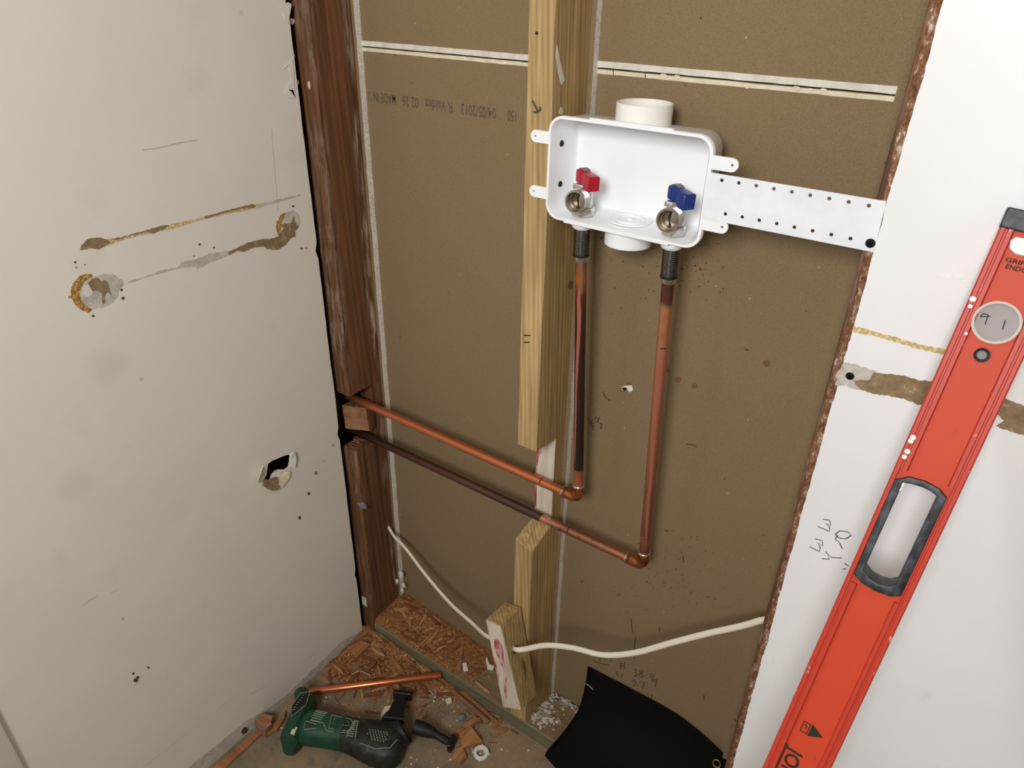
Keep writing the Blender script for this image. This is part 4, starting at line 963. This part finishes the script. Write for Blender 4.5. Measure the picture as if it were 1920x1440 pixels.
# ================================================================== black sheet
sh = thing('rubber_sheet', 'matte black sheet with a concave edge slumped on the sole plate', 'sheet', (.28, .03, .0))
Lf = [V((.1224, .0985, .1775)), V((.1265, .088, .142)), V((.1310, .060, .096)), V((.1240, .020, .064)), V((.1130, -.022, .043)), V((.1120, -.036, .036))]
Rt = [V((.4398, .0870, .1500)), V((.4398, .080, .128)), V((.4395, .060, .100)), V((.4390, .030, .070)), V((.4390, -.030, .046)), V((.4390, -.110, .006))]
Tp = [V((.1224, .0985, .1775)), V((.22, .0985, .1845)), V((.32, .0985, .1870)), V((.40, .0935, .1680)), V((.4398, .0870, .1500))]
Lc = smooth_path(Lf, 5); Rc = smooth_path(Rt, 5); Tc = smooth_path(Tp, 6)
rows = []
for i in range(len(Lc)):
    row = []
    for j in range(len(Tc)):
        s = j / (len(Tc) - 1); q = Lc[i] * (1 - s) + Rc[i] * s
        straight = Tc[0] * (1 - s) + Tc[-1] * s
        k = 1 - i / (len(Lc) - 1)
        q = q + (Tc[j] - straight) * k
        if i == len(Lc) - 1: q = Lc[-1] * (1 - s) + Rc[-1] * s
        q.y -= .0 ; row.append(q)
    rows.append(row)
b = MB(); nn_ = len(Tc)
b.add([p for r in rows for p in r], [(i * nn_ + j, i * nn_ + j + 1, (i + 1) * nn_ + j + 1, (i + 1) * nn_ + j) for i in range(len(rows) - 1) for j in range(nn_ - 1)])
o = b.build('sheet', 'black_sheet', sh, smooth=60, recalc=False)
md = o.modifiers.new('thickness', 'SOLIDIFY'); md.thickness = .0016; md.offset = 0
gi, gj = 4, 20     # eyelet near the right top of the sheet
gp = (rows[gi][gj] + rows[gi + 1][gj]) / 2; nrm = (rows[gi][gj + 1] - rows[gi][gj - 1]).cross(rows[gi - 1][gj] - rows[gi + 1][gj]).normalized()
if nrm.y > 0: nrm = -nrm
b = MB(); b.lathe(gp + nrm * .0002, nrm, [(.0085, 0), (.0088, .0016), (.0078, .0026), (.0058, .0022), (.0050, .0006)], 28, cap=False); b.build('grommet', 'brass', sh, smooth=40)
b = MB(); b.tube([V((.131, .080, .150)), V((.140, .079, .151)), V((.150, .077, .149))], .0006, 5); o = b.build('lint_thread', 'paper_white', sh)

# ================================================================== green power tool on the floor
tool = thing('power_tool', 'dusty green and black cordless power tool lying on its side', 'power tool', (-.23, -.24, 0))
ta, tb = V((-.322, -.281, .038)), V((-.115, -.178, .042))
au = (tb - ta).normalized(); au.z = 0; au.normalize(); aw = V((-au.y, au.x, 0)); az = V((0, 0, 1))
def tp(a, w_, z): return V((ta.x, ta.y, 0)) + au * a + aw * w_ + az * z
def sel(a, w_, zc, hw, hz, n=24, e=.72):
    P = []
    for i in range(n):
        q = 2 * PI * i / n; c, s = math.cos(q), math.sin(q)
        P.append(tp(a, w_ + hw * math.copysign(abs(c) ** e, c), zc + hz * math.copysign(abs(s) ** e, s)))
    return P
# green grip half
b = MB(); b.loft([sel(-.012, .0, .037, .026, .024), sel(.0, .0, .037, .034, .029), sel(.02, .0, .037, .033, .029), sel(.06, .0, .037, .031, .030), sel(.085, -.001, .038, .031, .031)])
b.build('grip_shell', 'green', tool, smooth=50)
b = MB(); b.loft([sel(.085, -.001, .038, .0305, .0305), sel(.110, -.004, .038, .034, .0315), sel(.150, -.010, .039, .042, .033), sel(.185, -.010, .039, .046, .033), sel(.205, -.008, .039, .040, .030), sel(.212, -.006, .039, .030, .024)])
b.build('gear_housing', 'tool_black', tool, smooth=50)
# battery foot across the end
b = MB()
def foot(w_, zc, ha, hz): return [tp(-.020 + a * .86, w_, zc + z) for a, z in ((-ha, -hz * .6), (-ha * .6, -hz), (ha * .6, -hz), (ha, -hz * .6), (ha, hz * .6), (ha * .6, hz), (-ha * .6, hz), (-ha, hz * .6))]
b.loft([foot(-.048, .030, .014, .022), foot(-.040, .034, .020, .030), foot(-.010, .037, .021, .033), foot(.015, .037, .022, .034), foot(.045, .036, .021, .032), foot(.066, .034, .017, .026), foot(.072, .032, .010, .016)])
b.build('battery_foot', 'green', tool, smooth=40)
b = MB(); lump(b, tp(-.036, .062, .052), .016, 3, 2, (1, 1, .9), .05); b.build('foot_knob', 'green', tool)
b = MB(); P = [(-.036, .018), (-.030, .050), (-.012, .058), (-.008, .026), (-.026, -.006)]
b.flat([P], lambda p: tp(p[0], p[1], .0722), lambda p: tp(p[0], p[1], .064)); o = b.build('battery_label', 'black_rubber', tool, smooth=0); o['label'] = 'black label with worn lettering'
b = MB()
for i in range(len(P)):
    q0, q1 = P[i], P[(i + 1) % len(P)]; b.tube([tp(q0[0], q0[1], .0722), tp(q1[0], q1[1], .0722)], .0008, 6)
for i in range(7):
    b.tube([tp(-.031 + .0012 * i, .010 + .006 * i, .0726), tp(-.025 + .0006 * i, .011 + .006 * i, .0726)], .0006, 5)
b.build('label_border', 'tool_line', tool)
b = MB(); b.box(0, 0, 0, 0, 0, 0) if False else b.obox(tp(-.010, -.030, .0645), au * .004, aw * .008, az * .002); o = b.build('sticker', 'paper_cream', tool, smooth=0); o['label'] = 'small torn pale sticker'
def top_z(a, w_):   # height of the shell top under a surface line
    if a < .085: hw, hz, zc, wc = .032, .0295, .037, 0
    elif a < .13: hw, hz, zc, wc = .034, .0315, .038, -.004
    else: hw, hz, zc, wc = .043, .033, .039, -.010
    k = min(.97, abs((w_ - wc) / hw)); return zc + hz * (1 - k ** (2 / .72)) ** (.72 / 2) + .0004
def line(pts, r=.0008, mat='tool_line', name='moulded_line'):
    P = []
    for i in range(len(pts) - 1):
        for j in range(6):
            t_ = j / 6; P.append((pts[i][0] * (1 - t_) + pts[i + 1][0] * t_, pts[i][1] * (1 - t_) + pts[i + 1][1] * t_))
    P.append(pts[-1]); b = MB(); b.tube([tp(a, w_, top_z(a, w_)) for a, w_ in P], r, 6); return b.build(name, mat, tool)
for i in range(6): line([(.014, .026 - .0055 * i), (.040 - .001 * i, .022 - .0050 * i)], .0011)
line([(.014, -.003), (.042, -.004), (.055, -.018), (.098, -.018), (.108, -.004)])
line([(.052, .018), (.094, .014), (.108, .0), (.098, -.014), (.058, -.013), (.052, .018)])
line([(.060, .012), (.090, .009), (.098, -.003), (.063, -.003), (.060, .012)], .0005)
line([(.006, -.020), (.006, -.006), (.030, -.009)]); line([(.008, -.022), (.032, -.017)])
line([(.112, .012), (.120, -.034)], .0012); line([(.104, .012), (.100, -.026)], .0008); line([(.104, .012), (.112, .012)], .0008)
for i in range(8): line([(.102 - .0003 * i, .009 - .0045 * i), (.110 + .0006 * i, .009 - .0045 * i)], .0009)
b = MB()
for i in range(5):
    for j in range(7):
        a, w_ = .142 + .006 * j + .003 * (i % 2), -.024 + .0048 * i
        if j + i > 1: b.lathe(tp(a, w_, top_z(a, w_) - .0006), az, [(.0016, 0), (.0012, .0012)], 6)
o = b.build('grip_dots', 'tool_line', tool, smooth=0); tag(o, 'raised dot texture', kind='stuff')
line([(.128, -.034), (.165, -.040), (.195, -.034), (.204, -.016)], .0008)
b = MB(); b.lathe(tp(.195, .018, .042), (au * .25 + aw * .85 + az * .25), [(.027, -.018), (.029, .0), (.029, .004), (.026, .006), (.026, .010), (.022, .012)], 32); b.build('collar', 'tool_black', tool, smooth=40)
b = MB(); b.lathe(tp(.2, .014, .046), (au * .7 + aw * .6 + az * .35), [(.024, 0), (.0265, .003), (.0265, .010), (.024, .012)], 32); b.build('collar_ring', 'black_rubber', tool, smooth=40)
# upper arm with T bar
A0, A1 = V((-.178, -.172, .050)), V((-.214, -.108, .034))
def bar(b, P, Q, hw, hh): 
    d = (Q - P).normalized(); s = d.cross(az).normalized(); n_ = s.cross(d); b.obox((P + Q) / 2, (Q - P) / 2, s * hw, n_ * hh)
b = MB(); d = (A1 - A0).normalized(); s = d.cross(az).normalized(); n_ = s.cross(d)
b.loft([[A0 + s * k * .024 + n_ * h for k, h in ((-1, -.012), (1, -.012), (1, .012), (-1, .012))], [L2(A0, A1, .35) + s * k * .015 + n_ * h for k, h in ((-1, -.010), (1, -.010), (1, .010), (-1, .010))], [A1 + s * k * .0115 + n_ * h for k, h in ((-1, -.008), (1, -.008), (1, .008), (-1, .008))]])
b.build('shoe_arm', 'black_rubber', tool, smooth=0, bevel=.0015)
b = MB(); b.obox(A1 + d * .006, d * .006, s * .021, n_ * .010); b.build('shoe_bar', 'black_rubber', tool, smooth=0, bevel=.002)
# forward arm with end cap
F0, F1, F2 = V((-.140, -.150, .046)), V((-.108, -.134, .036)), V((-.066, -.122, .024))
b = MB(); b.tube([F0, L2(F0, F1, .5), F1], [.014, .015, .013], 14); b.tube([F1, L2(F1, F2, .3), F2], [.0125, .0085, .0085], 10); b.build('blade_clamp', 'black_rubber', tool, smooth=35)
b = MB(); d = (F2 - F1).normalized(); b.obox(F2 + d * .004, d * .005, d.cross(az).normalized() * .0145, az * .012); b.build('end_stop', 'black_rubber', tool, smooth=0, bevel=.002)

# ================================================================== debris
p0, p1 = V((-.3970, -.2120, .0170)), V((-.1905, -.0055, .0215))
b = MB(); d = (p1 - p0).normalized(); x = d.orthogonal().normalized(); L_ = (p1 - p0).length
b.lathe(p0, d, [(.0062, .004), (.0062, 0), (.0078, .0), (RP, .0008), (RP, L_ - .0008), (.0078, L_), (.0066, L_), (.0064, L_ - .02)], 24, cap=False)
o = b.build('pipe_offcut', 'cu_clean', base=p0, smooth=40); tag(o, 'short bright copper pipe offcut lying in the wood shavings', 'pipe')

c = at(902, 1412, 2, .004); b = MB()
b.lathe((c.x, c.y, .0005), (0, 0, 1), [(.0092, 0), (.0092, .007), (.0100, .0082), (.0150, .0082), (.0160, .007), (.0160, .001), (.0150, 0)], 36, cap=False)
b.loft([[V((c.x, c.y, .0005)) + V((math.cos(2 * PI * j / 36), math.sin(2 * PI * j / 36), 0)) * r for j in range(36)] for r in (.0150, .0092)], False, False)
for i in range(4):
    a = i * PI / 2 + .5; e = V((math.cos(a), math.sin(a), 0)); b.obox(V((c.x, c.y, .004)) + e * .0165, e * .0022, V((-e.y, e.x, 0)) * .0012, az * .003)
o = b.build('plastic_ring', 'nylon', base=(c.x, c.y, 0), smooth=35); tag(o, 'white nylon ring nut lying on the concrete', 'ring nut')

def field_floor(x, y):
    d1 = x - XL; d2 = -y
    if d1 < 0 or d2 < 0: return 0
    h = .016 * math.exp(-((d1 / .20) ** 2)) * math.exp(-((d2 / .11) ** 2)) + .006 * math.exp(-((d2 / .022) ** 2)) * math.exp(-((d1 / .45) ** 2))
    return h + .006 * mnoise.noise(V((x * 28, y * 28, 1))) * (.3 + min(1, h / .006)) + .0022 * mnoise.noise(V((x * 120, y * 120, 4))) - .0036
def field_plate(x, y):
    d1 = x + .41
    h = .017 * math.exp(-((d1 / .20) ** 2)) + .006 * math.exp(-((max(0, .095 - y) / .03) ** 2)) * math.exp(-((d1 / .35) ** 2))
    h *= min(1, max(0.0, y / .02)) ** .5
    return .038 + h + .004 * mnoise.noise(V((x * 36, y * 36, 9))) * (.3 + h / .017) + .0018 * mnoise.noise(V((x * 120, y * 120, 4))) - .0026
def mound(x0, x1, y0, y1, nx, ny, fn, lo, name, label):
    b = MB(); vs = []
    for j in range(ny + 1):
        for i in range(nx + 1):
            x = x0 + (x1 - x0) * i / nx; y = y0 + (y1 - y0) * j / ny; vs.append((x, y, max(lo, fn(x, y))))
    b.add(vs, [(j * (nx + 1) + i, j * (nx + 1) + i + 1, (j + 1) * (nx + 1) + i + 1, (j + 1) * (nx + 1) + i) for j in range(ny) for i in range(nx)])
    o = b.build(name, 'sawdust', base=((x0 + x1) / 2, (y0 + y1) / 2, lo + .003), smooth=180, recalc=False); tag(o, label, 'sawdust', kind='stuff'); return o
mound(XL + .001, .06, -.30, -.001, 150, 90, field_floor, -.002, 'sawdust', 'brown sawdust drifted into the floor corner')
mound(-.409, -.04, .002, .1010, 130, 40, field_plate, .036, 'sawdust', 'brown sawdust heaped on the sole plate')

# splinters: a few shared meshes, one object each
def chip_mesh(seed, flat=.35):
    rnd = random.Random(seed); vs = []; n = 5
    for i in range(n):
        t = i / (n - 1) - .5; w_ = .5 * (1 - abs(t) ** 3 * (2 + 4 * rnd.random())) * (.75 + .5 * rnd.random()); bend = .12 * math.sin(t * 5 + seed)
        w_ = max(.12, w_)
        for y, z in ((-1, -flat), (1, -flat), (1, flat), (-1, flat)):
            vs.append((t, y * w_ + bend, z * (.8 + .4 * rnd.random())))
    fs = [(3, 2, 1, 0), tuple((n - 1) * 4 + k for k in range(4))]
    for i in range(n - 1):
        for k in range(4): fs.append((i * 4 + k, i * 4 + (k + 1) % 4, i * 4 + 4 + (k + 1) % 4, i * 4 + 4 + k))
    me = bpy.data.meshes.new('wood_splinter'); me.from_pydata(vs, [], fs); return me
CH = []
for s in range(9):
    me = chip_mesh(s); me.materials.append(MAT[('splinter', 'splinter_dark', 'splinter_pale')[s % 3]]); CH.append(me)
def splinter(x, y, z, L, W, T, rz, ry, label, group, rx=0.0):
    o = bpy.data.objects.new('wood_splinter', random.choice(CH)); COL.objects.link(o)
    o.location = (x, y, z); o.rotation_euler = (rx, ry, rz); o.scale = (L, W, T)
    tone = {'splinter_wood': 'mid brown', 'splinter_wood_dark': 'dark brown', 'splinter_wood_pale': 'pale tan'}[o.data.materials[0].name]
    size = 'long' if L > .032 else ('short' if L < .020 else 'medium')
    tag(o, f'{size} {tone} wood splinter {label}', 'wood splinter', f'{size} {tone} {group}'); return o
def toolzone(x, y):
    q = V((x, y, 0)) - V((ta.x, ta.y, 0)); a, w_ = q.dot(au), q.dot(aw); return -.05 < a < .22 and abs(w_) < .055
cnt = 0
while cnt < 185:
    x = random.uniform(XL + .012, .03); y = random.uniform(-.24, -.008)
    pr = math.exp(-((x - XL) / .24) ** 2) * math.exp(-(y / .13) ** 2) + .5 * math.exp(-(y / .03) ** 2)
    if random.random() > pr or toolzone(x, y): continue
    L = min(.06, random.lognormvariate(math.log(.027), .42)); W = L * random.uniform(.06, .17); T = max(.0012, W * random.uniform(.4, .8))
    rz = random.uniform(0, PI)
    if x - XL < L * .5 + .004: rz = PI / 2 + random.uniform(-.2, .2)
    if -y < L * .5 + .003: rz = random.uniform(-.15, .15)
    splinter(x, y, max(0, field_floor(x, y)) + T * .5 + random.uniform(0, .002), L, W, T, rz, random.uniform(-.12, .12), 'scattered on the floor by the sole plate', 'splinters on the floor'); cnt += 1
cnt = 0
while cnt < 110:
    x = random.uniform(-.396, -.05); y = random.uniform(.008, .093)
    if random.random() > math.exp(-((x + .4) / .20) ** 2) + .06: continue
    L = min(.042, random.lognormvariate(math.log(.023), .42)); W = L * random.uniform(.07, .2); T = max(.0012, W * random.uniform(.4, .8))
    rz = random.uniform(0, PI)
    if .1 - y < L * .5 or y < L * .5: rz = random.uniform(-.25, .25)
    splinter(x, y, max(.038, field_plate(x, y)) + T * .5 + random.uniform(0, .002), L, W, T, rz, random.uniform(-.12, .12), 'scattered on top of the sole plate', 'splinters on the sole plate'); cnt += 1
# fine shavings nobody could count
def shavings(n, fn, gen, name, label, base):
    b = MB()
    k = 0
    while k < n:
        x, y, ok = gen()
        if not ok: continue
        z = fn(x, y); L = random.uniform(.002, .008); W = random.uniform(.0004, .0011); a = random.uniform(0, PI); dz = random.uniform(-.3, .3) * L
        e = V((math.cos(a), math.sin(a), 0)); s = V((-e.y, e.x, 0)); c = V((x, y, z + .0008 + abs(dz) * .5))
        b.obox(c, e * L * .5 + V((0, 0, dz * .5)), s * W * .5, az * W * .4); k += 1
    o = b.build(name, 'splinter_pale', base=base, smooth=0, recalc=False); tag(o, label, 'shavings', kind='stuff')
def gf():
    x = random.uniform(XL + .006, .10); y = random.uniform(-.28, -.004)
    pr = math.exp(-((x - XL) / .24) ** 2) * math.exp(-(y / .13) ** 2) + .4 * math.exp(-(y / .04) ** 2) + .04
    return x, y, random.random() < pr and not toolzone(x, y)
def gp_():
    x = random.uniform(-.402, .0); y = random.uniform(.004, .097); return x, y, random.random() < math.exp(-((x + .4) / .2) ** 2) + .05
shavings(1700, lambda x, y: max(0, field_floor(x, y)), gf, 'wood_shavings', 'fine pale wood shavings strewn over the floor corner', (-.3, -.1, .001))
shavings(1000, lambda x, y: max(.038, field_plate(x, y)), gp_, 'wood_shavings', 'fine pale wood shavings strewn over the sole plate', (-.3, .05, .039))

# single larger pieces
def piece(name, px, z0, h, mat, label, cat, slope=(0, 0), bevel=.0006, group=None):
    P = [at(x, y, 2, z0 + h) for x, y in px]; c = sum(P, V((0, 0, 0))) / len(P); b = MB()
    b.flat([[(p.x, p.y) for p in P]], lambda p: (p[0], p[1], z0 + h + slope[0] * (p[0] - c.x) + slope[1] * (p[1] - c.y)), lambda p: (p[0], p[1], z0))
    o = b.build(name, mat, base=(c.x, c.y, z0), smooth=0, bevel=bevel); return tag(o, label, cat, group)
MAT['chunk'] = wood('chunk_wood', (120, 74, 42), (190, 134, 84), axis=1).m
MAT['chunk_x'] = wood('chunk_wood_along', (112, 70, 42), (178, 122, 76), axis=0).m
piece('wood_chunk', [(859, 1371), (881, 1358), (905, 1389), (866, 1401)], .001, .012, 'chunk', 'squarish split wood chunk beside the white ring nut', 'wood chunk')
piece('wood_chunk', [(845, 1376), (890, 1343), (902, 1346), (868, 1368), (852, 1380)], .001, .016, 'chunk_x', 'slanted wood sliver resting above the squarish chunk', 'wood chunk')
piece('wood_chunk', [(853, 1404), (866, 1398), (876, 1418), (862, 1430), (848, 1420)], .001, .008, 'chunk', 'ragged wood chip below the black end stop of the tool', 'wood chunk')
piece('wood_chunk', [(477, 1350), (492, 1337), (512, 1344), (508, 1358), (496, 1370), (484, 1362)], .001, .026, 'old_cut', 'stubby sawn wood chunk with a red smear by the left wall', 'wood chunk', (.1, .2))
b = MB(); q = at(503, 1356, 2, .0272); b.flat([[(q.x - .006, q.y - .004), (q.x + .005, q.y - .005), (q.x + .008, q.y + .003), (q.x, q.y + .002)]], lambda p: (p[0], p[1], .0292), lambda p: (p[0], p[1], .025)); o = b.build('red_paint_mark', 'redmark', bpy.data.objects['wood_chunk.003'], base=bpy.data.objects['wood_chunk.003'].location, smooth=0)
piece('wood_chunk', [(500, 1364), (530, 1345), (536, 1330), (534, 1345), (520, 1366), (498, 1378)], .001, .010, 'chunk_x', 'flat wood strip between the stubby chunk and the tool foot', 'wood chunk')
piece('wood_strip', [(398, 1440), (482, 1368), (492, 1373), (420, 1440)], .001, .006, 'chunk_x', 'long spattered wood strip lying along the left wall', 'wood strip')
piece('wood_chunk', [(650, 1215), (678, 1200), (695, 1207), (668, 1232)], .012, .008, 'chunk', 'broad flat wood flake in the floor corner', 'wood chunk')
piece('wood_chunk', [(730, 1149), (752, 1150), (760, 1162), (742, 1162), (728, 1160)], .052, .005, 'chunk_x', 'broad flat wood flake on the sole plate corner', 'wood chunk')
piece('wood_chunk', [(794, 1205), (806, 1203), (819, 1213), (814, 1217), (800, 1212)], .042, .006, 'chunk_x', 'rounded wood chip at the front of the sole plate', 'wood chunk')
piece('wood_wedge', [(864, 1206), (869, 1210), (864, 1257), (856, 1259)], .038, .006, 'old_cut', 'thin triangular wood wedge lying across the sole plate', 'wood chunk')
piece('wood_strip', [(842, 1292), (850, 1291), (918, 1350), (912, 1353)], .001, .010, 'old_cut', 'long pinkish lath sliver along the foot of the plate', 'wood strip')
piece('wood_strip', [(862, 1294), (872, 1296), (935, 1352), (926, 1352)], .001, .006, 'chunk_x', 'long dark lath sliver against the plate face', 'wood strip')
piece('plaster_chunk', [(714, 1338), (722, 1324), (737, 1322), (740, 1334), (733, 1346), (722, 1351), (714, 1345)], .001, .010, 'paper_cream', 'cream plaster chunk behind the black tool arm', 'plaster chunk')
piece('plaster_chunk', [(834, 1311), (846, 1306), (847, 1316), (838, 1318)], .001, .006, 'paper_cream', 'small cream plaster bit near the lath slivers', 'plaster chunk')
piece('plaster_chunk', [(867, 1243), (874, 1241), (878, 1255), (869, 1257)], .038, .006, 'gyp', 'white plaster crumb beside the triangular wedge', 'plaster chunk')
piece('plaster_chunk', [(911, 1236), (913, 1230), (918, 1245), (927, 1248), (925, 1254), (914, 1252)], .038, .007, 'gyp', 'curled white plaster flake beside the loose block', 'plaster chunk')
b = MB(); q = at(865, 1345, 2, .006); lump(b, q, .0085, 2, 5, (1, 1, .8)); o = b.build('pebble', 'pebble', base=(q.x, q.y, 0)); tag(o, 'small grey stone beside the slanted wood sliver', 'stone')
# plaster crumbs at the foot of the pine stud
b = MB()
for i in range(170):
    x, y = random.gauss(.060, .014), random.gauss(.040, .020)
    if x < .043 or not .006 < y < .096: continue
    lump(b, (x, y, .0378 + .002), random.choice((.0014, .002, .0026, .0034, .006)), 1, i * 1.7, (1.2, 1, .55), 1.1)
for i in range(60):
    x, y = random.uniform(.05, .12), random.gauss(.092, .005)
    if y > .099: continue
    lump(b, (x, y, .040), random.uniform(.0012, .0042), 1, i * 2.3, (1.5, .8, .6), 1.1)
o = b.build('plaster_crumbs', 'crumb', base=(.07, .05, .038), smooth=0, recalc=False); tag(o, 'white plaster crumbs at the foot of the pine stud', 'crumbs', kind='stuff')
b = MB()
for i in range(240):
    x = random.uniform(XL + .02, .12); y = random.uniform(-.32, -.005)
    if toolzone(x, y): continue
    lump(b, (x, y, max(0, field_floor(x, y)) + .0006), random.choice((.0008, .001, .0013, .0016, .0026)), 1, i, (1, 1, .7))
o = b.build('plaster_specks', 'paper_cream', base=(-.2, -.15, 0), smooth=0, recalc=False); tag(o, 'tiny cream plaster specks sprinkled over the floor', 'crumbs', kind='stuff')
b = MB(); P = [at(x, y, 2, .014) for x, y in ((660, 1264), (668, 1260), (676, 1258), (686, 1262), (694, 1266))]; b.tube(smooth_path(P, 3), .0007, 5)
o = b.build('string_scrap', 'paper_white', base=P[0]); tag(o, 'thin pale curl of string on the shavings', 'string')

# small pieces that belong to a part go under that part (all parts share their thing's origin)
SUB = {'lever_badge': 'lever', 'bore': 'outlet_bore', 'seal_ring': 'threaded_shank', 'vial_ring': 'vial', 'vial_mark': 'vial', 'hang_hole_plug': 'hang_hole_ring', 'grommet': 'sheet', 'lint_thread': 'sheet',
       'battery_label': 'battery_foot', 'label_border': 'battery_foot', 'foot_knob': 'battery_foot', 'sticker': 'battery_foot', 'grip_dots': 'gear_housing', 'collar_ring': 'collar', 'shoe_bar': 'shoe_arm', 'end_stop': 'blade_clamp',
       'flux_streak': 'riser', 'solder_drip': 'riser', 'solder_ring': 'elbow', 'level_print': 'web', 'inset_plate': 'web', 'test_plug': 'shell', 'rim_lip': 'shell', 'mounting_tab': 'shell'}
def stem(o): return o.name.split('.')[0]
for o in list(COL.objects):
    if o.parent and o.parent.type == 'EMPTY' and stem(o) in SUB:
        sib = [q for q in o.parent.children if stem(q) == SUB[stem(o)]]
        if sib: o.parent = sib[0]
for wall in (wall_left, wall_right):      # flakes, scuffs and marks belong to the sheet they are on
    sheet = [q for q in wall.children if stem(q) == 'drywall_sheet'][0]
    for o in list(wall.children):
        if o is not sheet and stem(o) not in ('rear_sheet', 'top_cap', 'door_side', 'torn_paper_fringe'): o.parent = sheet
